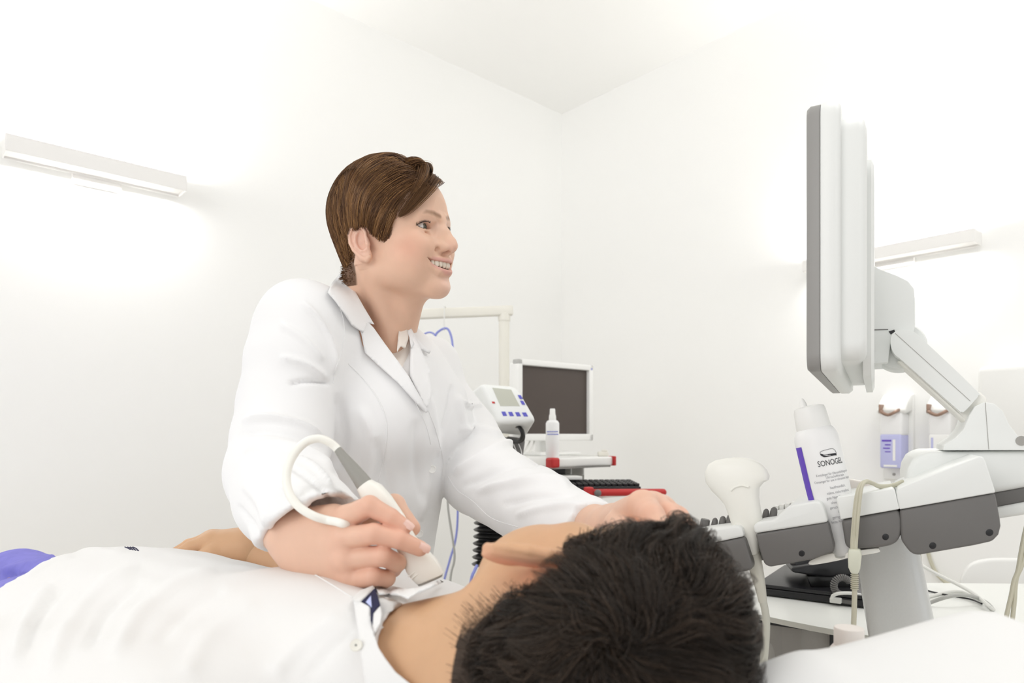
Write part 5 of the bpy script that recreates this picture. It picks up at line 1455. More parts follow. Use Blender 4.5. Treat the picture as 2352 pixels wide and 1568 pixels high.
# ------------------------------------------------------------------ white coat
cv = Vol((-.58, .62, .40), (.28, 1.48, 1.30), .0036)
cv.add(ell(CC - UP * .02, (.122, .158, .155), RT)); cv.add(ell(WC, (.104, .132, .19), RT), .06); cv.add(ell(HC, (.125, .175, .17), RT), .05); cv.add(cone(WC, HC + UP * .04, .095, .115), .05)
for s in (-1, 1): cv.add(ell(CC + fwd * .072 + lat * .062 * s - UP * .035, (.062, .062, .068), RT), .04)
cv.chain([NB + np.array([-.015, .02, .005]), SR + UP * .012], [.058, .062], .04); cv.chain([NB + np.array([-.015, .01, -.022]), SL - UP * .012], [.038, .040], .04)
cv.chain([SR, P(680, 835, .965)], [.069, .069], .03); cv.chain([P(680, 835, .965), P(663, 925, .95), P(650, 1010, .92), P(636, 1090, .88)], [.069, .067, .065, .062], .008)
cuffR = P(704, 1200, .735)
cv.chain([P(636, 1090, .88), P(660, 1140, .815), cuffR, P(745, 1240, .67)], [.062, .060, .054, .050], .012)
cv.chain([SL, P(1000, 915, 1.25)], [.057, .062], .03); cv.chain([P(1000, 915, 1.25), P(1062, 1005, 1.21), P(1105, 1095, 1.13)], [.062, .065, .066], .006)
cuffL = P(1345, 1222, .775)
cv.chain([P(1105, 1095, 1.13), P(1220, 1160, .95), cuffL, P(1400, 1240, .70)], [.066, .055, .040, .036], .010)
# open cuffs
axR = nrm(P(745, 1240, .67) - P(655, 1140, .815)); axL = nrm(P(1400, 1240, .70) - P(1220, 1160, .95))
cv.sub(cone(cuffR - axR * .05, cuffR + axR * .10, .039, .044), .004)
nR = nrm(np.array([.40, -.28, -.87])); 
fn_ = plane_cut(P(704, 1203, .72), nR)
sl = cv._sl(P(704, 1203, .72) - .12, P(704, 1203, .72) + .12)
if sl: d_ = fn_(sl[1], sl[2], sl[3]).astype(np.float32); hq = np.maximum(.006 - np.abs(cv.f[sl[0]] - d_), 0) / .006; cv.f[sl[0]] = np.maximum(cv.f[sl[0]], d_) + hq * hq * .0015
cv.sub(cone(cuffL - axL * .05, cuffL + axL * .12, .029, .032), .004)
sl = cv._sl(P(1372, 1215, .745) - .10, P(1372, 1215, .745) + .10)
if sl: d_ = plane_cut(P(1388, 1200, .742), axL)(sl[1], sl[2], sl[3]).astype(np.float32); cv.f[sl[0]] = np.maximum(cv.f[sl[0]], d_)
# neck opening
uncut = Vol(cv.lo, cv.lo + (cv.n - 1) * cv.h, cv.h); uncut.f = cv.f.copy()
uncut.add(cone(NB + np.array([-.015, .012, -.03]), NB + np.array([-.03, .02, .075]), .066, .060), .02)
Vu, Fu = uncut.mesh(3); del uncut
cv.sub(cone(NB + np.array([-.010, .010, -.02]), NB + np.array([-.01, .01, .12]), .064, .080), .006); cv.sub(ball(P(880, 690, 1.03), .062), .006)
VN = [(866, 720, 1.06), (888, 770, 1.02), (915, 820, .99), (940, 868, .975)]
cv.subchain([P(*q) for q in VN], [.055, .045, .026, .006], .006)
Vc, Fc = cv.mesh(2)
Nc = vnormals(Vc, Fc)
folds = [
    ([(690, 690), (735, 735), (765, 800), (768, 860)], 12, .004), ([(640, 740), (700, 780), (745, 830)], 14, .003), ([(640, 820), (700, 835), (752, 870)], 13, .004), ([(660, 880), (720, 875), (762, 880)], 9, -.004),
    ([(555, 970), (620, 960), (690, 975), (740, 1005)], 16, .006), ([(545, 1000), (610, 990), (690, 1003), (745, 1035)], 12, -.004), ([(560, 1040), (640, 1022), (720, 1045), (765, 1085)], 15, .005),
    ([(680, 1050), (730, 1080), (765, 1120)], 9, .004), ([(650, 1065), (710, 1100), (760, 1150)], 9, -.003), ([(560, 1110), (600, 1160), (620, 1215)], 18, .004), ([(545, 1160), (575, 1200), (590, 1240)], 12, -.003), ([(640, 1120), (690, 1150), (740, 1165)], 14, .003),
    ([(1052, 905), (1062, 960), (1075, 1010)], 14, .004), ([(1060, 920), (1085, 935), (1105, 930)], 8, .004), ([(1050, 985), (1100, 985), (1150, 1000)], 14, .004), ([(1040, 1090), (1090, 1060), (1160, 1020), (1200, 1030)], 16, .006), ([(1060, 1120), (1120, 1090), (1200, 1062), (1250, 1075)], 14, -.004), ([(1090, 1130), (1170, 1110), (1260, 1100), (1310, 1115)], 16, .005), ([(1150, 1160), (1240, 1140), (1340, 1135)], 14, -.003), ([(1180, 1185), (1260, 1165), (1350, 1160)], 14, .003),
    ([(985, 905), (1000, 980), (1005, 1050)], 14, .003), ([(1000, 1000), (985, 1100), (965, 1200)], 18, .003), ([(960, 960), (955, 1060), (975, 1160)], 22, -.003), ([(820, 930), (860, 1000), (850, 1090), (820, 1160)], 26, .004), ([(775, 900), (790, 1000), (775, 1080)], 20, -.004), ([(860, 1000), (890, 1100), (900, 1200)], 22, -.003),
    ([(1015, 1000), (1030, 940), (1040, 880)], 9, -.003)]
Vc = wrinkle(Vc, Nc, [(f[0], f[1] * .75, f[2] * 1.6) for f in folds])
rip = .0012 * np.sin(Vc[:, 0] * 55 + Vc[:, 2] * 30) * np.sin(Vc[:, 1] * 48 - Vc[:, 2] * 36); Vc = Vc + Nc * rip[:, None]
coat = mesh_obj('lab_coat', Vc, Fc, M['coat'], doctor)
tree = bvh_of(Vu, Fu)
ctree = bvh_of(Vc, Fc)
# blouse inside the neckline
sv = Vol(NB + np.array([-.16, -.22, -.22]), NB + np.array([.16, .20, .06]), .003)
sv.add(ell(CC - UP * .02, (.113, .148, .148), RT)); 
for s in (-1, 1): sv.add(ell(CC + fwd * .066 + lat * .062 * s - UP * .035, (.058, .058, .064), RT), .04)
sv.chain([NB + np.array([-.01, .01, .0]), CC], [.060, .08], .03)
sv.sub(cone(NB + np.array([-.01, .0, -.03]), NB + np.array([-.01, 0, .12]), .062, .085), .004); sv.sub(ball(P(868, 700, 1.03), .072), .004)
sv.subchain([P(880, 715, 1.03), P(900, 760, 1.0), P(914, 800, .975), P(926, 835, .96)], [.062, .046, .028, .006], .004)
Vs_, Fs_ = sv.mesh(1)
blouse = mesh_obj('blouse', Vs_, Fs_, M['blouse'], doctor)
def piece(name, poly, mat, parent, off=.004, thick=.003, tr=None, curl=None, step=6, res=4, relax=8, sm=False):
    V, F = patch(poly, tr or tree, off, thick, step, res, sm, curl, relax)
    return mesh_obj(name, V, F, mat, parent)
piece('lapel', [(830, 768), (824, 752), (832, 736), (846, 740), (858, 752), (885, 790), (915, 830), (940, 865), (962, 905), (985, 945), (978, 948), (955, 925), (915, 880), (870, 840), (838, 810)], M['coat'], coat, .006, .003)
piece('lapel', [(941, 862), (943, 800), (950, 770), (962, 790), (976, 822), (990, 850), (987, 866), (994, 900), (985, 930), (977, 938)], M['coat'], coat, .006, .003)
piece('collar', [(782, 626), (796, 636), (812, 662), (836, 705), (860, 745), (843, 742), (834, 764), (808, 748), (790, 720), (768, 690), (752, 672), (762, 650)], M['coat'], coat, .010, .003)
piece('collar', [(930, 730), (940, 745), (956, 775), (975, 795), (990, 806), (986, 812), (968, 805), (952, 790), (944, 800), (940, 775), (932, 750)], M['coat'], coat, .008, .003)
cr_V = []; cr_F = []; nA, nB_ = 41, 9
for side_ in (0, 1):
    for i in range(nA):
        a = math.radians(-105 + 150 * i / (nA - 1)); dr = -fwd * math.cos(a) + lat * math.sin(a)
        hgt_ = (.026 + .052 * math.cos(a / 2) ** 2) * (1 - .6 * max(0, a) / 0.8)
        for j in range(nB_):
            t = j / (nB_ - 1); rr_ = .073 - .012 * t - side_ * .003 + .004 * math.sin(t * math.pi)
            cr_V.append(NB + np.array([-.012, .012, -.012]) + dr * rr_ + UP * hgt_ * t)
o2_ = nA * nB_
for i in range(nA - 1):
    for j in range(nB_ - 1):
        q = i * nB_ + j; cr_F.append([q, q + nB_, q + nB_ + 1, q + 1]); cr_F.append([o2_ + q, o2_ + q + 1, o2_ + q + nB_ + 1, o2_ + q + nB_])
    q = i * nB_ + nB_ - 1; cr_F.append([q, q + nB_, o2_ + q + nB_, o2_ + q])
mesh_obj('collar_stand', cr_V, cr_F, M['coat'], coat)
piece('blouse_collar', [(919, 738), (928, 730), (934, 752), (938, 775), (934, 790), (930, 800), (920, 796), (912, 808), (914, 780)], M['blouse'], blouse, .003, .002, sm=True)
for (x, y) in ((993, 1077), (963, 1225)):
    h_, n_ = drop(x, y, ctree)
    if h_ is not None:
        dd = nrm(np.array([0, 0, EYE]) - h_)
        MB().lathe(h_ + dd * .0025, dd, [(.0058, 0), (.0062, .001), (.0058, .0018), (.0045, .0016), (.0043, .0006), (0, .0006)], 28).build('snap_button', M['white'], coat)
for nm, ln in (('sleeve_seam', [(775, 690), (790, 740), (787, 800), (770, 850), (765, 880)]), ('front_seam', [(800, 835), (835, 870), (865, 910), (884, 955), (888, 1000), (880, 1060), (868, 1110)]), ('front_edge', [(985, 945), (1000, 985), (1012, 1030), (1018, 1060), (1015, 1100)]), ('cuff_seam', [(1030, 1095), (1050, 1125), (1085, 1150), (1130, 1190), (1190, 1210)]), ('front_fold', [(955, 925), (978, 975), (990, 1020)])):
    pts = seam(ln, ctree)
    if len(pts) > 2: MB().tube(pts, .0007, 5, smooth=False).build(nm, M['coat'], coat)
# inner sleeve lining at the near cuff
lin = cone(cuffR - axR * .045, cuffR + axR * .012, .0415, .046)

# ------------------------------------------------------------------ doctor's hair
hvol = Vol(mm(-130, -110, -90), mm(130, 110, 175), .0022)
hvol.add(ell(mm(-4, 0, 58), mm(105, 86, 95)))
hvol.add(ell(mm(55, 2, 100), mm(46, 56, 36)), .02)
hvol.add(ell(mm(84, -2, 112), mm(18, 40, 16)), .016)
hvol.add(ell(mm(-48, 0, 2), mm(42, 54, 62)), .02)
hvol.add(ell(mm(24, -4, 44), mm(38, 80, 60)), .02)
NS = 1100; CH = 22
ok = (scalp(Vh) > .5) & (np.abs(Vh[:, 1]) < .0735) & (np.minimum(np.linalg.norm((Vh - mm(-8, -75, 4)) / mm(20, 13, 32), axis=1), np.linalg.norm((Vh - mm(-8, 75, 4)) / mm(20, 13, 32), axis=1)) > 1) & (Vh[:, 0] < .088) & ~((Vh[:, 0] > .045) & (Vh[:, 1] > -.012) & (Vh[:, 2] > .07))
guides = Vh[rng.choice(np.nonzero(ok)[0], NS, replace=False)]
def flow_d(p, t):
    x, y, z = p[:, 0] * 1000, p[:, 1] * 1000, p[:, 2] * 1000
    d = np.zeros_like(p)
    part = 62.0
    right = y < part
    d[:, 1] = np.where(right, -1.0, 1.0) * np.clip((z - 20) / 60, 0, 1)
    d[:, 2] = -np.clip((125 - z) / 60, .15, 1.3)
    back = np.clip((-x - 20) / 40, 0, 1)
    d[:, 1] *= (1 - .7 * back)
    d[:, 0] = np.where(right, -.62, -.3) * np.clip((x + 45) / 80, 0, 1) - .35 * back
    quiff = 0 * np.exp(-((x - 75) / 22) ** 2 - ((z - 108) / 22) ** 2)
    d[:, 0] += .45 * quiff * np.clip((y + 20) / 40, 0, 1)
    nape = np.clip((-z + 0) / 30, 0, 1)
    d[:, 0] += .12 * nape; d[:, 2] -= .6 * nape
    return d
def grow_hair(guides, nch, spread, length, depth, width, steps, flow, vol, clump, jit, lift=None):
    n = len(guides); gid = np.repeat(np.arange(n), nch); gid0 = gid * nch
    r = guides[gid] + rng.normal(0, spread, (n * nch, 3)); r[::nch] = guides
    ln = length[gid] * rng.uniform(.8, 1.08, n * nch)
    dp = depth(n * nch)
    return strands(vol, r, flow, ln, steps, dp, None, gid0, clump, lift, jit), gid
zt_ = guides[:, 2] * 1000
LEN = np.clip(25 + (zt_ - 10) * .85, 22, 112) / 1000.0
LEN = np.where((guides[:, 1] > .040) & (guides[:, 0] > .03), .022, LEN); LEN = np.where(guides[:, 2] < -.012, .013, LEN)
LEN = np.where((guides[:, 1] < .04) & (guides[:, 0] > .045) & (guides[:, 2] > .075), .118, LEN)
path, gid = grow_hair(guides, CH, .0028, LEN, lambda n: -rng.uniform(0, 1, n) ** 1.5 * .009, None, 16, flow_d, hvol, .55, .05)
# stop the strands at the cut line
def cut_ok(p):
    x, y, z = p[..., 0] * 1000, p[..., 1] * 1000, p[..., 2] * 1000
    lim = np.interp(x, [-120, -70, -48, -30, -24, 8, 12, 20, 40, 44, 54, 68, 90], [-56, -58, -60, -36, 22, 27, 14, 6, -4, 8, 32, 50, 74])
    return z > lim + CUTN
# fringe swept to the side over the temple, and the lifted tuft above the forehead
def tuft(curve, n, w0, w1, a1, a2, emin=.62):
    cvv, _ = catmull([mm(*q) for q in curve], [0] * len(curve), 6); cvv = np.array(cvv)
    tt = np.linspace(0, 1, 17); ff = np.stack([np.interp(tt, np.linspace(0, 1, len(cvv)), cvv[:, i]) for i in range(3)], 1)
    u1 = rng.normal(0, 1, (n, 1)); u2 = rng.normal(0, 1, (n, 1)); end = rng.uniform(emin, 1.0, n); st = rng.uniform(0, .12, n); out = np.zeros((17, n, 3))
    for k in range(17):
        q = st + tt[k] * (end - st)
        pos = np.stack([np.interp(q, tt, ff[:, i]) for i in range(3)], 1)
        wdt = (w0 * (1 - q) ** .8 + w1)[:, None]
        out[k] = pos + np.array(a1) * u1 * wdt + np.array(a2) * u2 * wdt * .35
    return out
fp_ = np.concatenate([tuft([(50, 26, 112), (82, 4, 110), (93, -20, 101), (95, -38, 84), (88, -53, 64), (74, -64, 44), (61, -69, 33)], 900, .0095, .0012, (-.75, -.25, .6), (.3, -.6, .2)),
    tuft([(26, 32, 124), (54, 22, 129), (78, 7, 122), (91, -7, 110), (95, -20, 97), (92, -33, 84)], 700, .009, .0045, (-.5, .8, .2), (.3, -.2, .5), .7),
    tuft([(20, 10, 132), (48, 2, 133), (72, -10, 124), (86, -26, 108), (88, -42, 88), (78, -56, 66)], 900, .011, .004, (-.7, .6, .3), (.3, -.4, .5), .6)], 1)
nf = fp_.shape[1]
S_, N_, _ = path.shape
CUTN = rng.normal(0, 2.2, path.shape[1])
alive = np.logical_and.accumulate(cut_ok(path), axis=0)
last = np.maximum(alive.sum(0) - 1, 0)
for k in range(1, S_):
    dead = ~alive[k]; path[k, dead] = path[last[dead], np.nonzero(dead)[0]] + (path[last[dead], np.nonzero(dead)[0]] - path[np.maximum(last[dead] - 1, 0), np.nonzero(dead)[0]]) * .001 * (k - last[dead])[:, None]
keep = last >= 2
path = np.concatenate([path[:, keep], fp_], 1); gid = np.concatenate([gid[keep], rng.integers(0, NS, nf)])
Vst, Fst, sid = strand_mesh(hw_(path.reshape(-1, 3)).reshape(path.shape), rng.uniform(.00019, .00040, path.shape[1]), .3)
tone = rng.uniform(0, 1, NS)[gid] * .6 + rng.uniform(0, 1, len(gid)) * .4
ca, cb2 = np.array((.070, .028, .011)), np.array((.46, .24, .09))
colh = ca + (cb2 - ca) * (tone[sid] ** 2.0)[:, None]
mesh_obj('hair', Vst, Fst, M['hair_f'], doctor, col=colh)
# ------------------------------------------------------------------ the patient, lying with the crown of the head towards the viewer
Up_ = nrm((.84, -.52, .10)); Fp_ = np.array((.35, .80, .36)); Fp_ = nrm(Fp_ - Up_ * (Fp_ @ Up_)); Lp_ = np.cross(Up_, Fp_)
Rp = np.stack([Fp_, Lp_, Up_], 1)
PS = 1.0
Op = P(1280, 1472, .515)
def pw_(L): return Op + (np.asarray(L) * PS) @ Rp.T
def pl_(Wp): return ((np.asarray(Wp) - Op) @ Rp) / PS
NK = P(905, 1572, .565)
pnk = [(mm(-20, 0, -15), pl_(NK), .058, .060), (mm(-48, 0, -10), pl_(NK + np.array([.01, -.02, -.02])), .040, .05), (mm(24, 0, -55), pl_(NK + np.array([-.01, .03, .005])), .028, .042)]
pv = head_vol(h=.0016, neck=pnk, smile=False, male=True, ear=(44, 10, (-10, 79, -2), 1.12), lo=(-160, -130, -330), hi=(140, 110, 150))
pv.clip(lambda X, Y, Z: -(Z + .29), .0)
Vp, Fp = pv.mesh(1)
TAN = (.60, .365, .215)
cp_ = blobs(Vp, TAN, [((-8, 79, 0), (26, 12, 34), (.86, .42, .31), .95), ((110, 0, -12), 14, (.70, .38, .27), .5), ((60, 44, -10), 26, (.68, .38, .26), .4)])
for sg in (1, -1): cp_ = line_paint(Vp, cp_, [(95, sg * 10, 37), (90, sg * 24, 40), (78, sg * 46, 37)], [3.6, 4, 2.5], (.05, .03, .02), .85, .5)
cp_ = line_paint(Vp, cp_, [(96, 22, -38), (104, 0, -40), (96, -22, -38)], [3, 5, 3], (.52, .24, .20), .6, .5)
def pscalp(L):
    x, y, z = L[:, 0] * 1000, np.abs(L[:, 1]) * 1000, L[:, 2] * 1000
    front = np.interp(z, [-60, -48, -15, 5, 18, 30, 50, 66, 84, 96], [-60, -42, -24, -24, -16, 24, 42, 50, 66, 200])
    front = np.where(y < 40, np.maximum(front, np.where(z > 78, np.interp(z, [78, 84, 92], [60, 78, 200]), front)), front)
    d = front - x
    sb_ = (x > 6) & (x < 26) & (z > -12) & (z < 34) & (y > 50)
    d = np.where(sb_, np.minimum(x - 4, 28 - x), d)
    return np.where(z < np.interp(x, [-90, -40, -20], [-36, -40, -46]), -1, d)
em = np.minimum(np.linalg.norm((Vp - mm(-10, 78, 2)) / mm(24, 16, 34), axis=1), np.linalg.norm((Vp - mm(-10, -78, 2)) / mm(24, 16, 34), axis=1)) > 1
wv = (np.clip((pscalp(Vp) - 8 + rng.normal(0, 2, len(Vp))) / 14, 0, 1) * em * (np.abs(Vp[:, 1]) < .0735) * ~((Vp[:, 0] > -.004) & (Vp[:, 2] < .040)))[:, None] * .95
cp_ = cp_ * (1 - wv) + np.array((.018, .012, .009)) * wv
# torso, arms, legs as one body under the clothes
TX = nrm(np.array([-.82, .57, 0]))                                  # from neck towards the feet
TY = np.array([.57, .82, 0]); TY = nrm(TY)                          # across the body, away from the viewer
RT2 = np.stack([TX, TY, UP], 1)
N0 = np.array([NK[0], NK[1], 0])
CH0 = N0 + TX * .20 + TY * .0 + UP * .819; BE0 = N0 + TX * .44 + UP * .811; HI0 = N0 + TX * .64 + UP * .774
def torso(v, g=0.0, k=.06):
    v.add(ell(CH0, (.20 + g, .20 + g, .078 + g), RT2)); v.add(ell(BE0, (.20 + g, .165 + g, .076 + g), RT2), k); v.add(ell(HI0, (.17 + g, .17 + g, .066 + g), RT2), k)
    v.chain([NK + np.array([-.03, .015, -.01]), CH0 + np.array([.05, 0, 0])], [.050 + g * 2, .06 + g * 2], k)
shn = N0 + TX * .07 - TY * .17 + UP * .815; shf = N0 + TX * .07 + TY * .17 + UP * .815
tb_ = Vol((-1.75, .25, .73), (.08, 1.95, 1.02), .008)
torso(tb_)
tb_.chain([shn, shn + TX * .28 - TY * .04 - UP * .015, shn + TX * .52 - TY * .0 - UP * .025], [.052, .042, .034], .04)
wf = P(572, 1264, .985); ef = shf + TX * .24 + TY * .06 + UP * .01
tb_.chain([shf, ef, wf], [.055, .036, .026], .03)
for s in (-1, 1): tb_.chain([HI0 + TY * .085 * s, HI0 + TX * .42 + TY * .10 * s - UP * .005, HI0 + TX * .80 + TY * .11 * s - UP * .035], [.062, .054, .042], .03)
Vt, Ft = tb_.mesh(2)
ct_ = np.tile(np.array(TAN), (len(Vt), 1))
# far forearm and hand on the belly
def PLp(l): return [P(*q) for q in l]
pw0 = P(572, 1262, .985); pk = P(488, 1246, .995)
ph_ = Vol(np.array([-.70, .85, .80]), np.array([-.24, 1.14, 1.0]), .0018)
ph_.chain([P(680, 1300, 1.0), pw0, P(540, 1262, .987)], [.030, .028, .028], .02)
for k_, (a, b, c_, r0) in enumerate((((488, 1244, 0.982), (440, 1258, 0.980), (405, 1276, 0.980), .0125), ((486, 1240, 1.000), (436, 1254, 1.000), (402, 1272, 1.000), .0125), ((488, 1240, 1.018), (445, 1254, 1.020), (412, 1272, 1.020), .012), ((494, 1244, 1.034), (456, 1258, 1.035), (428, 1274, 1.035), .011))):
    ph_.add(cone(P(545, 1260, .987 + k_ * .008), P(*a), .022, .0150), .014)
    ph_.chain([P(*a), P(*b), P(*c_)], [r0, r0 * .85, r0 * .75], .004)
ph_.chain([P(535, 1268, .975), P(490, 1272, .965), P(455, 1282, .96)], [.017, .0125, .010], .008)
Vph, Fph = ph_.mesh(2)
cph = np.tile(np.array((.62, .38, .225)), (len(Vph), 1))
Vall, Fall = join([(pw_(Vp), Fp), (Vt, Ft), (Vph, Fph)])
patient = mesh_obj('person', Vall, Fall, M['skin_m'], col=np.concatenate([cp_, ct_, cph]), base=np.array([-.5, .66, BZ]))
tag(patient, 'person with short black hair lying face up on the couch in a white shirt', 'person')
# hair
pvol = Vol(mm(-135, -115, -90), mm(130, 115, 165), .0024)
pvol.add(ell(mm(-4, 0, 50), mm(104, 84, 94))); pvol.add(ell(mm(50, 0, 92), mm(46, 56, 34)), .02); pvol.add(ell(mm(-55, 0, 4), mm(46, 58, 52)), .02); pvol.add(ell(mm(60, -8, 100), mm(26, 40, 18)), .015)
# the crown whorl sits where the scalp faces the viewer
cdir = nrm(P(1405, 1480, .42) - (Op + PS * .046 * Up_)); cl = nrm(cdir @ Rp)
okp = (pscalp(Vp) > 0) & (np.minimum(np.linalg.norm((Vp - mm(-11, 78, 2)) / mm(24, 15, 34), axis=1), np.linalg.norm((Vp - mm(-10, -78, 2)) / mm(22, 14, 33), axis=1)) > 1)
okp &= (np.abs(Vp[:, 1]) < .0735) & ~((Vp[:, 0] > -.006) & (Vp[:, 2] < .022)) & ~((Vp[:, 2] < -.022) & (rng.uniform(size=len(Vp)) < .15))
gp2 = Vp[rng.choice(np.nonzero(okp)[0], 1150, replace=False)]
vq = Vp - mm(0, 0, 46); vq /= np.linalg.norm(vq, axis=1, keepdims=True)
near = np.nonzero(okp & (vq @ cl > math.cos(math.radians(13))))[0]
gp2 = np.concatenate([gp2, Vp[rng.choice(near, min(90, len(near)), replace=False)]])
nz = rng.normal(size=(12, 3)) * 38; na = rng.normal(size=(12, 3)); nph = rng.uniform(0, 6.28, 12)
def flow_p(p, t):
    q = p - mm(0, 0, 46); q = q / (np.linalg.norm(q, axis=1, keepdims=True) + 1e-9)
    rad = q - cl; tan = np.cross(cl, q)
    rad /= (np.linalg.norm(rad, axis=1, keepdims=True) + 1e-9); tan /= (np.linalg.norm(tan, axis=1, keepdims=True) + 1e-9)
    dist = np.degrees(np.arccos(np.clip(q @ cl, -1, 1)))
    d = rad + tan * (.9 * np.exp(-dist / 40) + .15)[:, None]
    for i in range(12): d += .17 * na[i] * np.sin(p @ nz[i] + nph[i])[:, None]
    x, y, z = p[:, 0] * 1000, p[:, 1] * 1000, p[:, 2] * 1000
    top = np.clip((z - 60) / 50, 0, 1)
    d[:, 0] += .30 * top; d[:, 1] -= .10 * top
    d[:, 2] -= .35 * np.clip((60 - z) / 60, 0, 1)
    return d
zt2 = gp2[:, 2] * 1000; dist0 = np.degrees(np.arccos(np.clip(((gp2 - mm(0, 0, 46)) / np.linalg.norm(gp2 - mm(0, 0, 46), axis=1, keepdims=True)) @ cl, -1, 1)))
sbm = (gp2[:, 0] > .002) & (gp2[:, 2] < .036)
LN2 = np.where(sbm, .4, 1.0) * np.where((gp2[:, 0] > .05) & (gp2[:, 2] > .06), .72, 1.0) * (np.interp(zt2, [-50, 0, 40, 80, 140], [6, 17, 38, 58, 62]) * rng.uniform(.85, 1.15, len(gp2))) / 1000.0
CL2 = np.repeat(np.interp(zt2, [-30, 20], [.2, .82]), 26)
LF = np.interp(zt2, [-20, 20, 60], [-.001, .001, .005]) * rng.uniform(.4, 1.5, len(gp2))
LIFT2 = lambda t: np.repeat(LF, 26) * t ** 1.3
path2, gid2 = grow_hair(gp2, 26, .0048, LN2, lambda n: -rng.uniform(0, 1, n) ** 1.2 * .012, None, 12, flow_p, pvol, CL2, .022, LIFT2)
wd_ = rng.normal(size=(len(gp2), 3)); wp_ = rng.uniform(0, 6.28, len(gp2)); wa_ = np.interp(zt2, [-20, 40, 90], [.0002, .0018, .0026])
for k in range(path2.shape[0]):
    t = k / (path2.shape[0] - 1); path2[k] += (wd_ * (wa_ * (np.sin(5.5 * t + wp_) - np.sin(wp_)) * min(1, 2 * t))[:, None])[gid2]
pe = np.linalg.norm((path2 - mm(-12, 82, -2)) / mm(27, 17, 36), axis=2) > 1
pe &= ~((path2[..., 0] > -.010) & (path2[..., 2] < .024)) & (path2[..., 2] > -.056) & (path2[..., 0] < np.interp(path2[..., 2], [.02, .05, .07, .09], [.030, .048, .058, .12]))
al = np.logical_and.accumulate(pe, axis=0); la2 = np.maximum(al.sum(0) - 1, 0); kp = la2 >= 4
ids = np.arange(path2.shape[1])
for k in range(1, path2.shape[0]):
    dd_ = ~al[k]; path2[k, dd_] = path2[la2[dd_], ids[dd_]] + (path2[la2[dd_], ids[dd_]] - path2[np.maximum(la2[dd_] - 1, 0), ids[dd_]]) * .001 * (k - la2[dd_])[:, None]
path2 = path2[:, kp]; gid2 = gid2[kp]
V2, F2, sid2 = strand_mesh(pw_(path2.reshape(-1, 3)).reshape(path2.shape), rng.uniform(.00016, .00032, path2.shape[1]) * np.interp(zt2, [-30, 0], [.45, 1.0])[gid2], .3)
tone2 = rng.uniform(0, 1, len(gp2))[gid2] * .5 + rng.uniform(0, 1, len(gid2)) * .5
c2_ = np.array((.010, .007, .005)) + (np.array((.085, .055, .036)) - np.array((.010, .007, .005))) * (tone2[sid2] ** 2)[:, None]
mesh_obj('hair', V2, F2, M['hair_m'], patient, col=c2_)

# shirt
sh = Vol((-.80, .26, .735), (.12, 1.30, 1.0), .0042)
torso(sh, .010)
sh.add(ell(BE0 + TX * .05, (.25, .20, .085), RT2), .05)
sh.chain([shn, shn + TX * .26 - TY * .04 - UP * .012], [.060, .056], .09); sh.chain([shf, shf + TX * .20 + TY * .04], [.058, .054], .09)
hem = N0 + TX * .535
sh.clip(lambda X, Y, Z: -(X + .545), .0)
ndir = nrm(pw_(mm(-10, 0, -10)) - NK)
shu = Vol(sh.lo, sh.lo + (sh.n - 1) * sh.h, sh.h); shu.f = sh.f.copy(); shu.chain([NK - ndir * .03, NK + ndir * .10], [.072, .066], .02); Vu2, Fu2 = shu.mesh(3); del shu
sh.chain([NK - ndir * .01, NK + ndir * .02], [.070, .066], .02)
sh.sub(cone(NK + ndir * .062, NK + ndir * .20, .068, .085), .004)
sh.sub(cone(P(925, 1385, .60), P(950, 1330, .59), .018, .03), .006)
Vsh, Fsh = sh.mesh(2)
Nsh = vnormals(Vsh, Fsh)
f2 = [([(150, 1260), (210, 1262), (290, 1268)], 9, .003), ([(60, 1330), (110, 1290), (170, 1275)], 10, .003), ([(110, 1560), (150, 1450), (230, 1350), (320, 1300)], 22, .005), ([(30, 1540), (60, 1430), (120, 1340)], 20, .005), ([(260, 1520), (310, 1420), (400, 1345), (500, 1310)], 22, .005), ([(200, 1500), (250, 1400), (330, 1330)], 16, -.004), ([(360, 1480), (430, 1400), (520, 1350)], 22, -.003), ([(620, 1560), (690, 1480), (790, 1410)], 26, .004), ([(700, 1560), (760, 1490), (815, 1440)], 16, -.003), ([(60, 1500), (90, 1420), (150, 1350)], 12, -.003), ([(420, 1560), (480, 1460), (600, 1380)], 30, .003)]
Vsh = wrinkle(Vsh, Nsh, [(a[0], a[1] * 1.0, a[2] * .95) for a in f2])
Vsh = Vsh + Nsh * (.0010 * np.sin(Vsh[:, 0] * 60 + Vsh[:, 1] * 25) * np.sin(Vsh[:, 1] * 70 - Vsh[:, 2] * 30))[:, None]
shirt = mesh_obj('shirt', Vsh, Fsh, M['shirt'], patient)
stree = bvh_of(np.concatenate([Vu2, pw_(Vp)]), np.concatenate([Fu2, Fp + len(Vu2)]))
shtree = bvh_of(Vsh, Fsh)
piece('collar_band', [(811, 1380), (827, 1381), (852, 1394), (855, 1433), (860, 1458), (870, 1488), (886, 1513), (909, 1543), (945, 1572), (958, 1590), (845, 1590), (838, 1568), (831, 1525), (824, 1470), (819, 1430)], M['shirt'], shirt, .006, .003, stree)
piece('collar_lining', [(828, 1382), (845, 1366), (860, 1351), (868, 1368), (874, 1390), (864, 1400), (858, 1409), (856, 1436), (851, 1425), (851, 1394)], M['navy'], shirt, .010, .002, stree)
piece('lining_patch', [(840, 1382), (852, 1367), (854, 1395)], M['pale_blue'], shirt, .0125, .001, stree, step=3)
piece('collar_edge', [(810, 1380), (812, 1370), (827, 1356), (856, 1344), (861, 1351), (845, 1366), (828, 1382)], M['shirt'], shirt, .012, .003, stree)
piece('collar_tip', [(858, 1409), (874, 1391), (878, 1409), (873, 1433), (861, 1455), (856, 1436)], M['shirt'], shirt, .008, .003, stree)
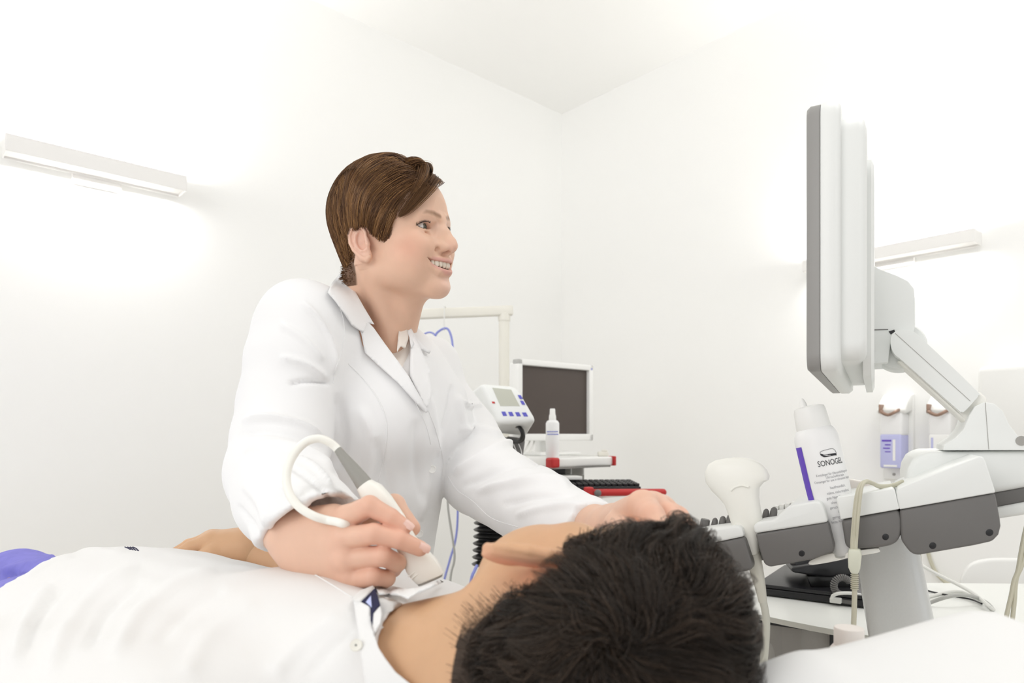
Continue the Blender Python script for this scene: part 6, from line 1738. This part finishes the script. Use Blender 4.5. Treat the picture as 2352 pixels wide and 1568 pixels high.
piece('far_collar', [(862, 1346), (880, 1340), (905, 1346), (935, 1352), (965, 1348), (990, 1340), (1010, 1331), (1020, 1336), (985, 1352), (955, 1364), (937, 1376), (920, 1368), (895, 1365), (870, 1366)], M['shirt'], shirt, .008, .003, stree)
for k_ in range(4):
    ln = [(861, 1346 + k_ * 3.5), (876, 1351 + k_ * 3.6), (888, 1356 + k_ * 2.6), (900, 1359 + k_ * 1.6)]
    pts = [h_ + nrm(np.array([0, 0, EYE]) - h_) * .0118 for h_ in (drop(x, y, stree)[0] for x, y in smooth_poly(ln, 5, False)) if h_ is not None]
    if len(pts) > 2: MB().tube(pts, .0005, 5, smooth=False).build('collar_stripe', M['navy'], shirt)
for (x, y, tr, o) in ((825, 1487, stree, .010), (680, 1299, shtree, .002)):
    h_, n_ = drop(x, y, tr)
    if h_ is not None:
        dd = nrm(nrm(np.array([0, 0, EYE]) - h_) + n_ * .6)
        bt = MB().lathe(h_ + dd * o, dd, [(.0042, 0), (.0046, .0008), (.0042, .0018), (.0030, .0014), (0, .0014)], 24).build('shirt_button', M['cream'], shirt)
        MB().ball(h_ + dd * (o + .0015), .0007, n=6).build('button_thread', M['black'], bt)
pl = seam([(590, 1280), (640, 1286), (690, 1302), (750, 1335), (810, 1372)], shtree)
if len(pl) > 2: MB().tube(pl, .0009, 5, smooth=False).build('placket_edge', M['shirt'], shirt)
for k_ in range(4):
    pts = seam([(287 + k_ * 6, 1256), (294 + k_ * 6, 1259), (300 + k_ * 6, 1262 + k_)], shtree, lift=.0008)
    if len(pts) > 1: MB().tube(pts, .0008, 5, smooth=False).build('hem_stripe', M['navy'], shirt)
# trousers
tr_ = Vol((-1.75, .45, .735), (-.25, 1.95, .98), .007)
tr_.add(ell(HI0, (.19, .182, .075), RT2)); tr_.add(ell(BE0 + TX * .06, (.18, .172, .078), RT2), .05)
for s in (-1, 1): tr_.chain([HI0 + TY * .09 * s, HI0 + TX * .42 + TY * .105 * s - UP * .004, HI0 + TX * .78 + TY * .115 * s - UP * .03], [.074, .064, .05], .03)
tr_.clip(lambda X, Y, Z: X + .515)
Vtr, Ftr = tr_.mesh(2); Ntr = vnormals(Vtr, Ftr)
Vtr = wrinkle(Vtr, Ntr, [([(0, 1310), (40, 1300), (90, 1290), (140, 1270)], 8, .005), ([(0, 1325), (30, 1318), (60, 1325)], 7, -.008), ([(0, 1350), (50, 1335), (90, 1310)], 8, .004)])
trousers = mesh_obj('trousers', Vtr, Ftr, M['trouser'], patient)
# ------------------------------------------------------------------ the probe in the doctor's hand
DPR = .668
def pp_(x, y, o=0.0): return P(x, y, DPR + (y - 1200) * -.00006 + o)
probe = thing('ultrasound_probe', pp_(985, 1330), 'ivory ultrasound probe with grey strain relief held to the neck by the doctor', 'ultrasound probe')
def outline_loft(rows, n=32):
    """rows: (left px, right px, half thickness m, squareness)"""
    rings = []
    for (a, b, th_, ex) in rows:
        A, B = pp_(*a), pp_(*b); c = (A + B) / 2; u = (B - A) / 2; v = np.array([.25, 1.0, .1]); v = v - u * (v @ u) / (u @ u); v = nrm(v)
        rings.append([c + u * math.copysign(abs(math.cos(q)) ** ex, math.cos(q)) + v * th_ * math.copysign(abs(math.sin(q)) ** ex, math.sin(q)) for q in np.linspace(0, 2 * math.pi, n, endpoint=False)])
    return MB().loft(rings)
outline_loft([((822, 1124), (852, 1101), .0095, .9), ((821, 1126), (854, 1101), .0110, .9), ((828, 1141), (876, 1112), .0125, .85), ((846, 1166), (899, 1138), .0125, .8), ((880, 1214), (930, 1184), .0125, .8), ((912, 1262), (954, 1230), .0130, .8), ((924, 1288), (982, 1262), .0135, .72), ((934, 1312), (1004, 1286), .0135, .65), ((944, 1326), (1015, 1304), .0130, .62), ((955, 1337), (1019, 1313), .0120, .62), ((958, 1340), (1018, 1316), .0105, .62)]).build('probe_body', M['probe'], probe)
outline_loft([((959, 1341), (1017, 1318), .0085, .6), ((962, 1345), (1016, 1322), .0075, .6)]).build('probe_lens', M['cable_g'], probe)
outline_loft([((769, 1039), (783, 1026), .0050, .95), ((781, 1058), (799, 1043), .0062, .95), ((797, 1084), (821, 1065), .0078, .95), ((812, 1108), (842, 1088), .0092, .92), ((821, 1123), (853, 1101), .0098, .9)]).build('strain_relief', material('warm_grey_rubber', (.30, .295, .27), .5), probe)
cab = [pp_(777, 1034), pp_(768, 1024), pp_(752, 1013, -.002), pp_(730, 1007, -.004), pp_(704, 1014, -.006), pp_(680, 1036, -.01), pp_(663, 1068, -.015), pp_(658, 1103, -.02), pp_(667, 1138, -.024), pp_(690, 1166, -.026), pp_(722, 1185, -.026), pp_(752, 1194, -.022), pp_(772, 1198, -.026), pp_(788, 1203, -.028), pp_(802, 1209, -.018), pp_(812, 1220, .004), pp_(830, 1245, .02), pp_(836, 1300, .022)]
MB().tube(cab, .0042, 14, res=8).build('probe_cable', M['probe'], probe)
for k_ in range(2):
    a, b = pp_(942 + k_ * 7, 1318 + k_ * 5), pp_(957 + k_ * 7, 1307 + k_ * 5)
    MB().tube([a + np.array([0, -.0125, 0]), b + np.array([0, -.0128, 0])], .0006, 6, smooth=False).build('ridge_mark', M['probe'], probe)
